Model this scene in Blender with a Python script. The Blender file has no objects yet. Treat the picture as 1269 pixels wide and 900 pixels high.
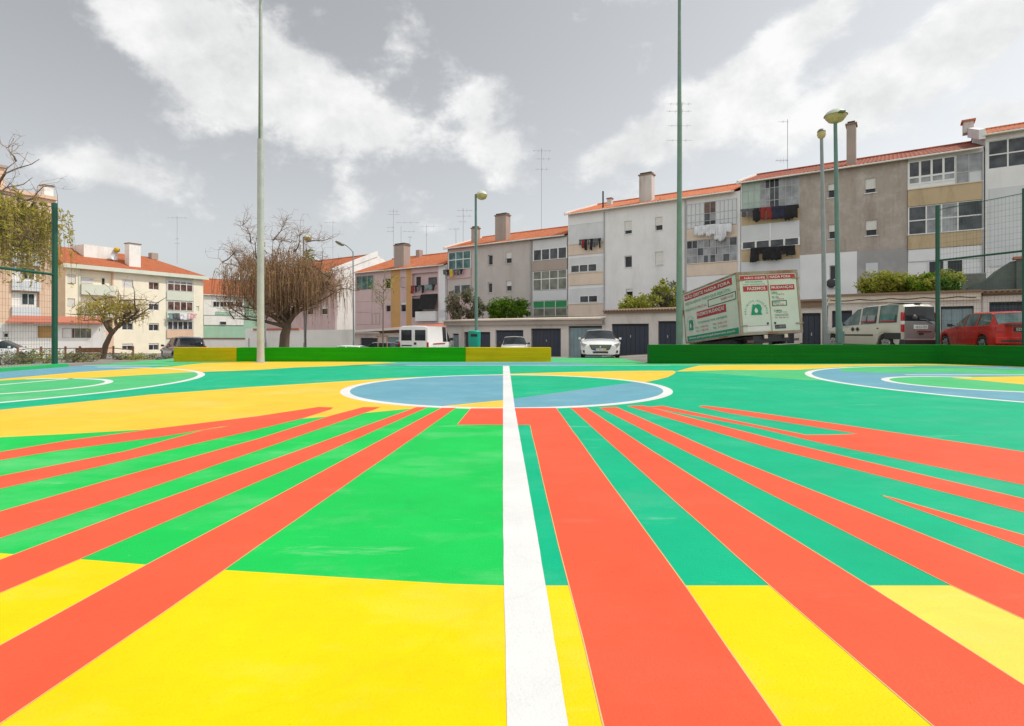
import bpy, bmesh, math, random
from mathutils import Vector, Matrix
from mathutils.geometry import tessellate_polygon
random.seed(7)
R = math.radians
C = bpy.context.scene.collection
F, CX, HZ, CAMH = 682.0, 634.5, 412.0, 1.08        # focal length in photo pixels, centre column, horizon row, eye height

# ------------------------------------------------------------------ helpers
def gp(x, y, z=0.0):
    """photo pixel -> point on the level z"""
    d = F * (CAMH - z) / (y - HZ)
    return Vector(((x - CX) / F * d, d, z))
def at(x, Y): return (x - CX) / F * Y
def zat(y, Y): return CAMH + (HZ - y) * Y / F

class MB:
    def __init__(s): s.v = []; s.f = []; s.m = []; s.sm = []
    def add(s, vs, fs, m=0, smooth=False):
        o = len(s.v); s.v += [tuple(v) for v in vs]
        for f in fs: s.f.append(tuple(i + o for i in f)); s.m.append(m); s.sm.append(smooth)
        return s
    def box(s, x0, x1, y0, y1, z0, z1, m=0, M=None):
        vs = [(x0,y0,z0),(x1,y0,z0),(x1,y1,z0),(x0,y1,z0),(x0,y0,z1),(x1,y0,z1),(x1,y1,z1),(x0,y1,z1)]
        if M is not None: vs = [M @ Vector(v) for v in vs]
        return s.add(vs, [(0,3,2,1),(4,5,6,7),(0,1,5,4),(1,2,6,5),(2,3,7,6),(3,0,4,7)], m)
    def quad(s, a, b, c, d, m=0): return s.add([a,b,c,d], [(0,1,2,3)], m)
    def prism(s, poly, p0, p1, axis='y', m=0):
        """poly in the plane across axis, extruded p0..p1"""
        n = len(poly)
        def mk(a, b, p): return {'y': (a, p, b), 'x': (p, a, b), 'z': (a, b, p)}[axis]
        vs = [mk(a, b, p0) for a, b in poly] + [mk(a, b, p1) for a, b in poly]
        tri = tessellate_polygon([[Vector((a, b, 0)) for a, b in poly]])
        fs = [tuple(t) for t in tri] + [tuple(i + n for i in reversed(t)) for t in tri]
        fs += [(i, (i+1) % n, (i+1) % n + n, i + n) for i in range(n)]
        return s.add(vs, fs, m)
    def tube(s, pts, rs, n=8, m=0, caps=True, smooth=True):
        pts = [Vector(p) for p in pts]
        if not isinstance(rs, (list, tuple)): rs = [rs] * len(pts)
        vs = []; fs = []
        up = None
        for i, p in enumerate(pts):
            t = (pts[min(i+1, len(pts)-1)] - pts[max(i-1, 0)]).normalized()
            if up is None: up = Vector((0,0,1)) if abs(t.z) < .9 else Vector((1,0,0))
            a = t.cross(up).normalized(); b = a.cross(t).normalized(); up = b
            for k in range(n):
                q = 2*math.pi*k/n
                vs.append(p + (a*math.cos(q) + b*math.sin(q)) * rs[i])
        for i in range(len(pts)-1):
            for k in range(n):
                fs.append((i*n+k, i*n+(k+1) % n, (i+1)*n+(k+1) % n, (i+1)*n+k))
        s.add(vs, fs, m, smooth)
        if caps:
            s.add([vs[k] for k in range(n)], [tuple(reversed(range(n)))], m)
            s.add([vs[(len(pts)-1)*n+k] for k in range(n)], [tuple(range(n))], m)
        return s
    def lathe(s, prof, n=20, c=(0,0,0), axis='z', m=0, smooth=True):
        vs = []; fs = []
        for r, h in prof:
            for k in range(n):
                q = 2*math.pi*k/n; a, b = r*math.cos(q), r*math.sin(q)
                p = {'z': (a, b, h), 'x': (h, a, b), 'y': (a, h, b)}[axis]
                vs.append((p[0]+c[0], p[1]+c[1], p[2]+c[2]))
        for i in range(len(prof)-1):
            for k in range(n): fs.append((i*n+k, i*n+(k+1) % n, (i+1)*n+(k+1) % n, (i+1)*n+k))
        return s.add(vs, fs, m, smooth)
    def build(s, name, mats, parent=None, loc=None, bevel=0, smooth_angle=None):
        me = bpy.data.meshes.new(name); me.from_pydata(s.v, [], s.f)
        if not isinstance(mats, (list, tuple)): mats = [mats]
        for m in mats: me.materials.append(m)
        me.polygons.foreach_set('material_index', s.m); me.polygons.foreach_set('use_smooth', s.sm)
        me.update()
        bm = bmesh.new(); bm.from_mesh(me)
        if smooth_angle is not None: bmesh.ops.remove_doubles(bm, verts=bm.verts, dist=1e-4)
        if len(bm.faces) < 30000: bmesh.ops.recalc_face_normals(bm, faces=bm.faces)
        bm.to_mesh(me); bm.free()
        if smooth_angle is not None:
            me.polygons.foreach_set('use_smooth', [True]*len(me.polygons)); me.set_sharp_from_angle(angle=R(smooth_angle))
        o = bpy.data.objects.new(name, me); C.objects.link(o)
        if parent is not None: o.parent = parent
        if loc is not None: o.location = loc
        if bevel:
            b = o.modifiers.new('bevel', 'BEVEL'); b.width = bevel; b.segments = 2; b.limit_method = 'ANGLE'; b.angle_limit = R(40)
        return o

def tag(o, label=None, cat=None, group=None, kind=None):
    if label: o['label'] = label
    if cat: o['category'] = cat
    if group: o['group'] = group
    if kind: o['kind'] = kind
    return o
def thing(name, label, cat, loc=(0,0,0), rz=0, group=None):
    o = bpy.data.objects.new(name, None); C.objects.link(o); o.empty_display_size = .2
    o.location = loc; o.rotation_euler = (0,0,rz)
    return tag(o, label, cat, group)
def copy_tree(o, parent=None):
    c = o.copy(); C.objects.link(c); c.parent = parent
    for ch in list(o.children): copy_tree(ch, c)
    return c

# ------------------------------------------------------------------ materials
def nodes(name):
    m = bpy.data.materials.new(name); m.use_nodes = True
    nt = m.node_tree; return m, nt, nt.nodes['Principled BSDF']
def N(nt, kind, **kw):
    n = nt.nodes.new(kind)
    for k, v in kw.items():
        if k in ('op', 'operation'): n.operation = v
        elif hasattr(n, k) and k not in ('inputs',): setattr(n, k, v)
    return n
def coords(nt, scale=(1,1,1), space='Object'):
    tc = N(nt, 'ShaderNodeTexCoord'); mp = N(nt, 'ShaderNodeMapping'); mp.inputs['Scale'].default_value = scale
    nt.links.new(tc.outputs[space], mp.inputs[0]); return mp.outputs[0]
def noise(nt, vec, scale, detail=4, rough=.55):
    n = N(nt, 'ShaderNodeTexNoise'); n.inputs['Scale'].default_value = scale; n.inputs['Detail'].default_value = detail
    n.inputs['Roughness'].default_value = rough
    nt.links.new(vec, n.inputs['Vector']); return n.outputs['Fac']
def ramp(nt, fac, a, b, ca=(0,0,0,1), cb=(1,1,1,1)):
    r = N(nt, 'ShaderNodeValToRGB'); r.color_ramp.elements[0].position = a; r.color_ramp.elements[1].position = b
    r.color_ramp.elements[0].color = ca; r.color_ramp.elements[1].color = cb
    nt.links.new(fac, r.inputs[0]); return r.outputs[0]
def mix(nt, fac, a, b, mode='MIX'):
    m = N(nt, 'ShaderNodeMix'); m.data_type = 'RGBA'; m.blend_type = mode
    for val, sock in ((fac, m.inputs[0]), (a, m.inputs[6]), (b, m.inputs[7])):
        if isinstance(val, (int, float)): sock.default_value = val
        elif isinstance(val, (tuple, list)): sock.default_value = tuple(val)[:3] + (1,)
        else: nt.links.new(val, sock)
    return m.outputs[2]
def mul(nt, a, k):
    m = N(nt, 'ShaderNodeMath', op='MULTIPLY'); nt.links.new(a, m.inputs[0]); m.inputs[1].default_value = k; return m.outputs[0]
def bump(nt, p, h, strength=.3, dist=.02):
    b = N(nt, 'ShaderNodeBump'); b.inputs['Strength'].default_value = strength; b.inputs['Distance'].default_value = dist
    nt.links.new(h, b.inputs['Height']); nt.links.new(b.outputs[0], p.inputs['Normal'])
def dk(c, k): return tuple(x*k for x in c)

def paint(name, col, rough=.4, var=.08, scale=3, metal=0, coat=0, spec=.5):
    m, nt, p = nodes(name); v = coords(nt)
    n = noise(nt, v, scale)
    c = mix(nt, ramp(nt, n, .3, .7), dk(col, 1-var), tuple(min(1, x*(1+var)) for x in col))
    nt.links.new(c, p.inputs['Base Color']); p.inputs['Roughness'].default_value = rough; p.inputs['Metallic'].default_value = metal
    p.inputs['Coat Weight'].default_value = coat; p.inputs['Coat Roughness'].default_value = .05; p.inputs['Specular IOR Level'].default_value = spec
    return m
def plaster(name, col, stain=(.25,.22,.19), amt=.35, patch=0.0, patchcol=(.5,.47,.43)):
    m, nt, p = nodes(name); v = coords(nt)
    vs = coords(nt, (.8, .8, .15))
    st = mul(nt, ramp(nt, noise(nt, vs, 1.3, 9, .72), .50, .74), amt)
    c = mix(nt, ramp(nt, noise(nt, v, .8, 5), .3, .7), dk(col, .9), col)
    if patch:
        c = mix(nt, mul(nt, ramp(nt, noise(nt, v, 1.1, 8, .7), .47, .68), patch), c, patchcol)
    c = mix(nt, st, c, stain)
    nt.links.new(c, p.inputs['Base Color']); p.inputs['Roughness'].default_value = .9; p.inputs['Specular IOR Level'].default_value = .2
    bump(nt, p, noise(nt, v, 25, 6), .25, .02)
    return m
def glass(name, col=(.014,.017,.02), rough=.06, var=.5):
    m, nt, p = nodes(name); v = coords(nt)
    c = mix(nt, ramp(nt, noise(nt, v, 1.4, 2), .35, .65), dk(col, 1-var), dk(col, 1+var))
    nt.links.new(c, p.inputs['Base Color']); p.inputs['Roughness'].default_value = rough; p.inputs['Specular IOR Level'].default_value = .35
    bump(nt, p, noise(nt, v, 1.2, 1), .05, .05)
    return m
def tile_mat(name, a, b, c):
    m, nt, p = nodes(name); v = coords(nt)
    br = N(nt, 'ShaderNodeTexBrick'); br.offset = 0; br.inputs['Scale'].default_value = 1
    br.inputs['Brick Width'].default_value = .23; br.inputs['Row Height'].default_value = .38; br.inputs['Mortar Size'].default_value = .012
    br.inputs['Color1'].default_value = a + (1,); br.inputs['Color2'].default_value = b + (1,); br.inputs['Mortar'].default_value = dk(b, .35) + (1,)
    nt.links.new(v, br.inputs['Vector'])
    col = mix(nt, ramp(nt, noise(nt, v, .5, 6, .65), .45, .7), br.outputs['Color'], c)
    nt.links.new(col, p.inputs['Base Color']); p.inputs['Roughness'].default_value = .85; p.inputs['Specular IOR Level'].default_value = .2
    return m
def court_paint(name, col, light=.35, rough=.5, scuff=.45, spec=.12):
    """floor paint: uneven coats, rubbed patches, fine grit and pale scuffs"""
    m, nt, p = nodes(name); v = coords(nt)
    pale = tuple(x + (.85 - x)*.28 for x in col)
    c = mix(nt, ramp(nt, noise(nt, v, 1.3, 7, .7), .35, .65), dk(col, .90), tuple(min(.95, x*1.03) for x in col))
    c = mix(nt, mul(nt, ramp(nt, noise(nt, coords(nt, (.5, 1, 1)), .8, 10, .7), .5, .68), light), c, pale)
    c = mix(nt, mul(nt, ramp(nt, noise(nt, coords(nt, (1, 4.5, 1)), .55, 12, .72), .60, .68), scuff), c, pale)
    c = mix(nt, mul(nt, ramp(nt, noise(nt, coords(nt, (5, 14, 1)), 1.5, 8, .8), .665, .70), scuff*1.3), c, (.78, .76, .70))
    c = mix(nt, mul(nt, ramp(nt, noise(nt, coords(nt, (16, 5, 1)), 1.9, 6, .8), .68, .71), scuff*.9), c, (.72, .70, .62))
    c = mix(nt, mul(nt, ramp(nt, noise(nt, coords(nt, (3, 30, 1)), 2.2, 5, .7), .45, .75), .10), c, dk(col, .7))     # roller marks
    c = mix(nt, mul(nt, ramp(nt, noise(nt, v, 55, 3, .7), .62, .72), .45), c, dk(col, .62))
    wv = N(nt, 'ShaderNodeTexNoise'); wv.inputs['Scale'].default_value = .9; wv.inputs['Detail'].default_value = 5; nt.links.new(v, wv.inputs['Vector'])
    vo = N(nt, 'ShaderNodeTexVoronoi'); vo.feature = 'DISTANCE_TO_EDGE'; vo.inputs['Scale'].default_value = .23
    vm = N(nt, 'ShaderNodeVectorMath', operation='ADD'); nt.links.new(v, vm.inputs[0]); nt.links.new(wv.outputs['Color'], vm.inputs[1]); nt.links.new(vm.outputs[0], vo.inputs['Vector'])
    c = mix(nt, mul(nt, ramp(nt, vo.outputs['Distance'], .0, .004, (1,1,1,1), (0,0,0,1)), .07), c, dk(col, .45))     # hairline cracks
    nt.links.new(c, p.inputs['Base Color']); p.inputs['Specular IOR Level'].default_value = spec
    r = mul(nt, ramp(nt, noise(nt, v, 2.2, 5), .2, .8, (rough, rough, rough, 1), (rough+.25,)*3 + (1,)), 1.0)
    nt.links.new(r, p.inputs['Roughness'])
    bump(nt, p, noise(nt, v, 90, 5), .35, .006)
    return m
def leafmat(name, a, b, transl=.35):
    m = bpy.data.materials.new(name); m.use_nodes = True; nt = m.node_tree; nt.nodes.clear()
    out = N(nt, 'ShaderNodeOutputMaterial'); d = N(nt, 'ShaderNodeBsdfDiffuse'); t = N(nt, 'ShaderNodeBsdfTranslucent'); mx = N(nt, 'ShaderNodeMixShader')
    c = mix(nt, ramp(nt, noise(nt, coords(nt), 2.3, 4), .35, .65), a, b)
    nt.links.new(c, d.inputs[0]); nt.links.new(c, t.inputs[0]); mx.inputs[0].default_value = transl
    nt.links.new(d.outputs[0], mx.inputs[1]); nt.links.new(t.outputs[0], mx.inputs[2]); nt.links.new(mx.outputs[0], out.inputs[0])
    return m

M = {}
M['white_wall'] = plaster('white_plaster', (.78,.78,.785), amt=.22)
M['grey_wall'] = plaster('grey_plaster', (.54,.50,.475), amt=.4)
M['old_wall'] = plaster('weathered_plaster', (.42,.36,.315), stain=(.22,.17,.14), amt=.75, patch=.55, patchcol=(.60,.56,.53))
M['old_patch'] = plaster('grey_cement', (.37,.36,.36), amt=.3, patch=.5, patchcol=(.47,.46,.46))
M['pink_wall'] = plaster('pink_plaster', (.62,.47,.475), amt=.3)
M['ochre_wall'] = plaster('ochre_plaster', (.58,.34,.14), amt=.35)
M['ochre_band'] = plaster('ochre_band', (.54,.42,.27), stain=(.2,.13,.07), amt=.6)
M['beige_band'] = plaster('beige_band', (.72,.60,.50), amt=.3)
M['brown_band'] = plaster('brown_band', (.42,.35,.31), amt=.4)
M['cream_wall'] = plaster('cream_plaster', (.88,.82,.66), amt=.08)
M['salmon_wall'] = plaster('salmon_plaster', (.74,.52,.38), amt=.15)
M['palegreen'] = plaster('pale_green_plaster', (.66,.70,.60), amt=.12)
M['mint_wall'] = plaster('mint_plaster', (.36,.56,.42), amt=.15)
M['garage_wall'] = plaster('garage_plaster', (.72,.66,.62), stain=(.3,.22,.17), amt=.45)
M['far_white'] = plaster('sunny_white_plaster', (.84,.82,.79), amt=.3)
M['fascia'] = plaster('pale_fascia', (.72,.62,.52), amt=.3)
M['fascia_white'] = plaster('white_fascia', (.8,.77,.72), amt=.2)
M['fascia_brown'] = plaster('brown_fascia', (.26,.17,.12), amt=.4)
M['brickred'] = plaster('brick_coping', (.5,.17,.11), amt=.2)
M['tile_new'] = tile_mat('orange_tile', (.64,.205,.085), (.50,.14,.06), (.40,.17,.10))
M['tile_old'] = tile_mat('dark_orange_tile', (.42,.11,.055), (.27,.065,.04), (.14,.075,.055))
M['tile_far'] = tile_mat('brown_orange_tile', (.46,.14,.06), (.38,.11,.05), (.35,.13,.07))
M['glass'] = glass('window_glass'); M['glass_teal'] = glass('teal_glass', (.06,.16,.15)); M['glass_grey'] = glass('grey_glass', (.055,.062,.07), .1)
M['curtain'] = glass('curtained_glass', (.28,.29,.31), .15, .3); M['curtain_olive'] = glass('blind_glass', (.17,.18,.14), .15, .3)
M['brown_glass'] = glass('brown_glass', (.13,.075,.06), .12)
M['alu'] = paint('white_aluminium', (.72,.72,.72), .4, .05); M['alu_grey'] = paint('grey_aluminium', (.4,.41,.42), .4)
M['panel'] = paint('grey_white_panel', (.60,.62,.64), .5, .06, .8); M['panel_white'] = paint('white_panel', (.74,.75,.76), .5, .05, .8)
M['panel_green'] = paint('pale_green_panel', (.36,.46,.40), .4, .12, 1.0); M['green_board'] = paint('green_board', (.01,.23,.07), .5)
M['shutter'] = paint('shutter_plastic', (.68,.67,.64), .5, .05); M['dark'] = paint('dark_opening', (.015,.015,.017), .6)
M['door_blue'] = plaster('blue_grey_door', (.062,.072,.095), stain=(.10,.085,.07), amt=.35); M['door_pale'] = paint('pale_blue_door', (.22,.30,.33), .55, .12, 1.2)
M['chimney'] = plaster('chimney_plaster', (.40,.33,.29), amt=.6); M['chimney_white'] = plaster('white_chimney', (.6,.57,.54), stain=(.25,.17,.12), amt=.7)
M['steel'] = paint('galvanised_steel', (.43,.44,.42), .5, .12, 2, .1); M['pole_green'] = paint('green_pole_paint', (.14,.225,.18), .45, .12)
M['lamp_green'] = paint('lamp_post_green', (.10,.19,.165), .45, .1); M['lamp_grey'] = paint('lamp_post_grey', (.24,.26,.27), .5, .1); M['bowl'] = paint('yellowed_bowl', (.52,.40,.19), .3, .2, 6, spec=.3)
M['shade_metal'] = paint('lamp_shade_metal', (.10,.12,.08), .4); M['shade_pale'] = paint('pale_shade', (.55,.6,.5), .4)
M['fence_green'] = paint('fence_green', (.003,.075,.045), .4); M['teal_bin'] = paint('teal_bin', (.0,.30,.22), .45)
M['wire'] = paint('green_wire', (.02,.11,.07), .5); M['antenna'] = paint('antenna_metal', (.25,.26,.27), .5, .1, 3, .3)
M['rubber'] = paint('rubber', (.02,.02,.02), .8); M['rim'] = paint('alloy', (.45,.45,.46), .35, .1, 3, .7)
M['car_glass'] = glass('car_glass', (.02,.026,.03), .04); M['car_glass_pale'] = glass('pale_car_glass', (.12,.17,.17), .05)
M['plastic'] = paint('black_plastic', (.03,.03,.033), .5); M['taillight'] = paint('red_lens', (.45,.015,.02), .15); M['headlight'] = paint('clear_lens', (.35,.36,.38), .12)
M['car_white'] = paint('white_car_paint', (.80,.80,.79), .3, .02, 2, 0, 1); M['car_beige'] = paint('beige_car_paint', (.56,.53,.45), .35, .03, 2, .1, .5)
M['car_silver'] = paint('silver_car_paint', (.30,.29,.29), .35, .03, 2, .4, 1); M['car_red'] = paint('red_car_paint', (.52,.018,.010), .35, .06, 2, 0, .25, .3)
M['car_dark'] = paint('dark_car_paint', (.045,.05,.065), .25, .05, 2, .3, 1); M['car_blue'] = paint('pale_blue_car', (.35,.42,.50), .3, .05, 2, .2, 1)
M['plate'] = paint('number_plate', (.7,.7,.68), .4); M['plate_blue'] = paint('plate_blue', (.02,.08,.4), .4); M['plate_yellow'] = paint('plate_yellow', (.7,.5,.05), .4)
M['chrome'] = paint('chrome', (.6,.6,.6), .15, .02, 2, 1)
M['truck'] = plaster('truck_panel', (.64,.70,.61), stain=(.36,.36,.28), amt=.3); M['rust'] = plaster('rusty_frame', (.40,.36,.28), stain=(.26,.07,.03), amt=1.0, patch=.9, patchcol=(.22,.09,.045)); M['sign_red'] = paint('sign_red', (.42,.03,.04), .6, .1); M['sign_green'] = paint('sign_green', (.0,.27,.14), .6, .1); M['sign_white'] = paint('sign_white', (.72,.70,.66), .6, .05)
M['ink_black'] = paint('ink_black', (.03,.035,.03), .6); M['bark'] = plaster('bark', (.15,.11,.08), stain=(.05,.035,.025), amt=.6)
M['twig'] = leafmat('twigs', (.42,.265,.16), (.29,.18,.115), .15); M['willow'] = leafmat('willow_leaf', (.42,.25,.10), (.44,.31,.11), .45)
M['willow_green'] = leafmat('willow_fresh_leaf', (.46,.42,.07), (.56,.48,.12), .45)
M['leaf'] = leafmat('leaf_green', (.07,.17,.015), (.17,.28,.03)); M['leaf_yellow'] = leafmat('leaf_yellowgreen', (.22,.26,.035), (.40,.40,.09)); M['leaf_olive'] = leafmat('leaf_olive', (.12,.13,.08), (.25,.25,.17))
M['leaf_fresh'] = leafmat('leaf_fresh', (.10,.28,.03), (.2,.36,.06), .5)
M['wood'] = paint('fence_wood', (.22,.10,.05), .8, .2, 6); M['stake'] = paint('tree_stake', (.30,.17,.09), .8, .2)
M['cloth_black'] = paint('black_cloth', (.018,.017,.019), .95, .3); M['cloth_red'] = paint('dark_red_cloth', (.22,.03,.025), .95, .2); M['cloth_grey'] = paint('grey_cloth', (.10,.105,.115), .95, .2)
M['cloth_white'] = paint('white_cloth', (.66,.67,.71), .95, .08); M['cloth_navy'] = paint('navy_cloth', (.025,.027,.05), .95, .2); M['cloth_teal'] = paint('teal_cloth', (.16,.26,.27), .95, .2); M['cloth_yellow'] = paint('yellow_cloth', (.6,.4,.03), .95, .2)
M['cloth_pink'] = paint('pink_cloth', (.7,.4,.42), .95, .1)
M['tarp'] = paint('grey_green_tarp', (.10,.12,.11), .8, .25, 1.0)
def wall_paint(name, col):
    m, nt, p = nodes(name); v = coords(nt)
    c = mix(nt, ramp(nt, noise(nt, coords(nt, (.25, 1, 16)), 1.2, 6, .7), .3, .7), dk(col, .72), dk(col, 1.1))
    c = mix(nt, mul(nt, ramp(nt, noise(nt, v, 1.1, 8, .7), .5, .7), .35), c, dk(col, .6))
    c = mix(nt, mul(nt, ramp(nt, noise(nt, coords(nt, (2, 2, 5)), 3.1, 9, .75), .66, .71), .5), c, (.30,.28,.22))
    nt.links.new(c, p.inputs['Base Color']); p.inputs['Roughness'].default_value = .6; p.inputs['Specular IOR Level'].default_value = .12
    bump(nt, p, noise(nt, coords(nt, (.5, 1, 12)), 4, 8, .7), .4, .02)
    return m
M['bench_yellow'] = wall_paint('bench_yellow', (.58,.42,.003)); M['bench_green'] = wall_paint('bench_green', (.012,.33,.0)); M['bench_deep'] = wall_paint('bench_deep_green', (.0015,.14,.009))
M['c_green'] = court_paint('floor_green', (.006,.50,.080)); M['c_teal'] = court_paint('floor_teal', (.0,.405,.20), .15); M['c_yellow'] = court_paint('floor_yellow', (.87,.585,.0), .22, .5, .3)
M['c_pale'] = court_paint('floor_pale_yellow', (.88,.62,.09), .3, .5, .3); M['c_gold'] = court_paint('floor_gold', (.84,.50,.04), .3); M['c_coral'] = court_paint('floor_coral', (.84,.10,.045), .05, .5, .1); M['c_blue'] = court_paint('floor_blue', (.13,.33,.42), .25); M['c_cream'] = court_paint('floor_cream', (.62,.46,.20), .2)
M['c_white'] = court_paint('floor_white', (.68,.68,.665), .1, .5, .1); M['c_lime'] = court_paint('floor_leaf_green', (.07,.46,.17), .35)

# ------------------------------------------------------------------ ground
CTRL = [(4.5,34,-.5),(2.5,28,-.22),(15,26,.0),(16,20,.3),(20,15,.5),(-27,40,-.7),(-45,49,-.95),(-50,70,-2.2),(-8,44,-1.0),(-3,32,-.5),(-7,36,-.62),
        (-20,25,-.2),(-18,20,-.14),(-20,14,-.1),(-14,34,-.6),(9,23,.08),(9,30,-.1),(30,40,-.2),(0,60,-2),(-30,80,-2.6),(0,-20,-.1),(-60,-60,-.2),(60,-60,.3),
        (0,120,-2.6),(-120,60,-2),(120,60,0),(300,300,-2),(-300,300,-2.5),(0,400,-2.5),(-15,28,-.3),(20,30,.1)]
def gz(x, y):
    a = b = 0
    for cx, cy, cz in CTRL:
        w = 1/((x-cx)**2 + (y-cy)**2 + .3)**1.6; a += w*cz; b += w
    z = a/b
    if -14.6 < x < 15.2 and -30 < y < 18.3: z = min(z, -.12)
    elif -14.6 < x < 4.7 and y < 23.0: z = min(z, -.12)
    elif 4.0 < x < 15.2 and y < 19.3: z = min(z, -.12)
    if -30 < y < 19.3 and 14 < x < 40 and (x-14.78)*6.2 + (y-19.0)*4.5 < 2.9: z = min(z, -.12)
    return z
def make_ground():
    xs = sorted(set([-900,-500,-300,-200,-140,-100,-80,-70,-60,-52,-46,-40,-36] + [-32+i*2 for i in range(33)] + [-14.7,-14.5,15.1,15.6,4.4,4.9] + [14+k*.4 for k in range(24)] + [36,40,46,52,60,80,100,140,200,300,500,900]))
    ys = sorted(set([-900,-400,-200,-100,-60,-40,-30,-20,-10,-4,0,4,8] + [10+i*2 for i in range(26)] + [19.3,19.6,22.9,23.3] + [8.2+k*.4 for k in range(32)] + [62,66,70,76,84,92,100,120,150,200,300,500,900]))
    mb = MB(); n = len(xs)
    for y in ys:
        for x in xs: mb.v.append((x, y, gz(x, y)))
    for j in range(len(ys)-1):
        for i in range(n-1): mb.f.append((j*n+i, j*n+i+1, (j+1)*n+i+1, (j+1)*n+i)); mb.m.append(0); mb.sm.append(True)
    m, nt, p = nodes('car_park_surface'); v = coords(nt)
    c = mix(nt, ramp(nt, noise(nt, v, .35, 8, .65), .35, .65), (.17,.155,.135), (.30,.275,.24))
    c = mix(nt, mul(nt, ramp(nt, noise(nt, v, 14, 5), .55, .7), .5), c, (.10,.095,.085))
    nt.links.new(c, p.inputs['Base Color']); p.inputs['Roughness'].default_value = .95
    bump(nt, p, noise(nt, v, 30, 5), .4, .02)
    tag(mb.build('ground', m), 'grey-beige car park ground around the court', kind='structure')
make_ground()

# ------------------------------------------------------------------ court slab and its paint
slab_poly = [(-14.0,-6),(24,-6),(24,6.5),(14.9,19.05),(4.75,19.35),(4.55,22.6),(4.2,23.3),(-13.9,23.3)]
mb = MB(); mb.prism(slab_poly, -.35, 0, 'z'); 
slab_side = paint('slab_green', (.06,.5,.18), .6)
tag(mb.build('court', [M['c_lime']]), 'raised green court slab', kind='structure')

pm = MB(); PM = ['c_pale','c_green','c_teal','c_yellow','c_gold','c_coral','c_blue','c_cream','c_white','c_lime']
def poly(px, mat, level, mb=pm, world=False):
    z = .00015*level
    pts = [(Vector((p[0],p[1],z)) if world else gp(p[0], p[1], z)) for p in px]
    tri = tessellate_polygon([[Vector((p.x,p.y,0)) for p in pts]])
    fs = []
    for t in tri:
        a,b,c = (pts[i] for i in t)
        fs.append(tuple(t) if (b-a).cross(c-a).z > 0 else tuple(reversed(t)))
    mb.add(pts, fs, PM.index(mat))
def ring(c, r0, r1, a0, a1, mat, level, n=72):
    z = .00015*level; vs = []; fs = []
    for i in range(n+1):
        q = R(a0 + (a1-a0)*i/n); vs += [(c[0]+r0*math.cos(q), c[1]+r0*math.sin(q), z), (c[0]+r1*math.cos(q), c[1]+r1*math.sin(q), z)]
    for i in range(n): fs.append((2*i, 2*i+1, 2*i+3, 2*i+2))
    pm.add(vs, fs, PM.index(mat))
def circ(c, r, a0, a1, n=48): return [(c[0]+r*math.cos(R(a0+(a1-a0)*i/n)), c[1]+r*math.sin(R(a0+(a1-a0)*i/n))) for i in range(n+1)]
def line(p0, p1, w, mat, level):
    z = .00015*level; a = Vector((p0[0],p0[1],z)); b = Vector((p1[0],p1[1],z)); n = (b-a).normalized().cross(Vector((0,0,1)))*w/2
    pm.quad(a+n, b+n, b-n, a-n, PM.index(mat))
XL, XR = -13.95, 15.6
def W(*pts): return [tuple(gp(*p)[:2]) for p in pts]
# big fields: teal on the whole playing area, then the others over it
poly([(XL,.3),(XR,.3),(XR,17.9),(XL,17.9)], 'c_teal', 1, world=True)
Y1 = gp(624,725.8).y; 
left_edge = gp(0,685.8)
ext = Vector((-.04,Y1,0)) + (left_edge - Vector((-.04,Y1,0)))*5.4
left_green = W((624,725.8),(560,723.8),(400,714.2),(276,706.5),(181,700),(98,693),(0,685.8)) + [(XL, ext.y)] + [(XL, gp(0,560).y+1.2)] + W((0,542),(101,537),(187,532),(300,524),(380,518.5),(408,516),(462,511),(504,507),(530,505),(560,504.6),(624,503))
poly(left_green, 'c_green', 2, world=True)
poly([(XL,-5.9),(XR,-5.9),(XR,Y1)] + [(-.04,Y1)] + W((560,723.8),(400,714.2),(276,706.5),(181,700),(98,693),(0,685.8)) + [(XL,ext.y)], 'c_yellow', 2, world=True)
poly([(1.25,Y1-.004),(6.5,Y1-.004),(6.5,.95),(1.45,.95)], 'c_pale', 2.5, world=True)
# long yellow ribbon running behind the circle to a rounded tip
top = W((632,463.4),(623,464.0),(560,466),(482,469),(405,474),(300,480.5),(250,484.5),(187,489),(93,499),(0,508)); 
rib = [(XL, top[-1][1]+ (XL-top[-1][0])*(top[-1][1]-top[-2][1])/(top[-1][0]-top[-2][0]))]
poly(W((0,542),(101,537),(187,532),(300,524),(380,518.5),(408,516),(462,511),(504,507),(530,505),(600,500),(700,490),(770,481),(798,474),(815,470.5),(828,467.3),(835,463.5),(838,460.8),(834,459.6),(800,459.6),(761,460),(700,461.4)) + top + [(XL, 6.6)], 'c_gold', 3, world=True)
# upper left ribbon and blue strip by the far sideline
poly(W((33,470),(121,468),(222,462),(262,460.6),(320,458.5),(365,455.5),(410,453.9),(470,450.6),(492,449.4),(470,448.8),(400,448.2),(320,447.9),(252,450.0),(214,454.5),(176,456.5),(101,461),(0,470),(-20,472),(-20,473)), 'c_gold', 4, world=True)
poly(W((170,456.4),(101,461),(0,470)) + [(XL,gp(0,470).y-.3),(XL,17.85)] + [(gp(170,455.7).x,17.85)], 'c_blue', 3, world=True)
poly([(gp(468,450.9).x,17.98),(gp(683,452).x+2.0,17.98),(gp(683,452).x+.9,19.0),(gp(683,450).x,19.9),(gp(500,450).x,19.6)], 'c_blue', 3, world=True)
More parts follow.
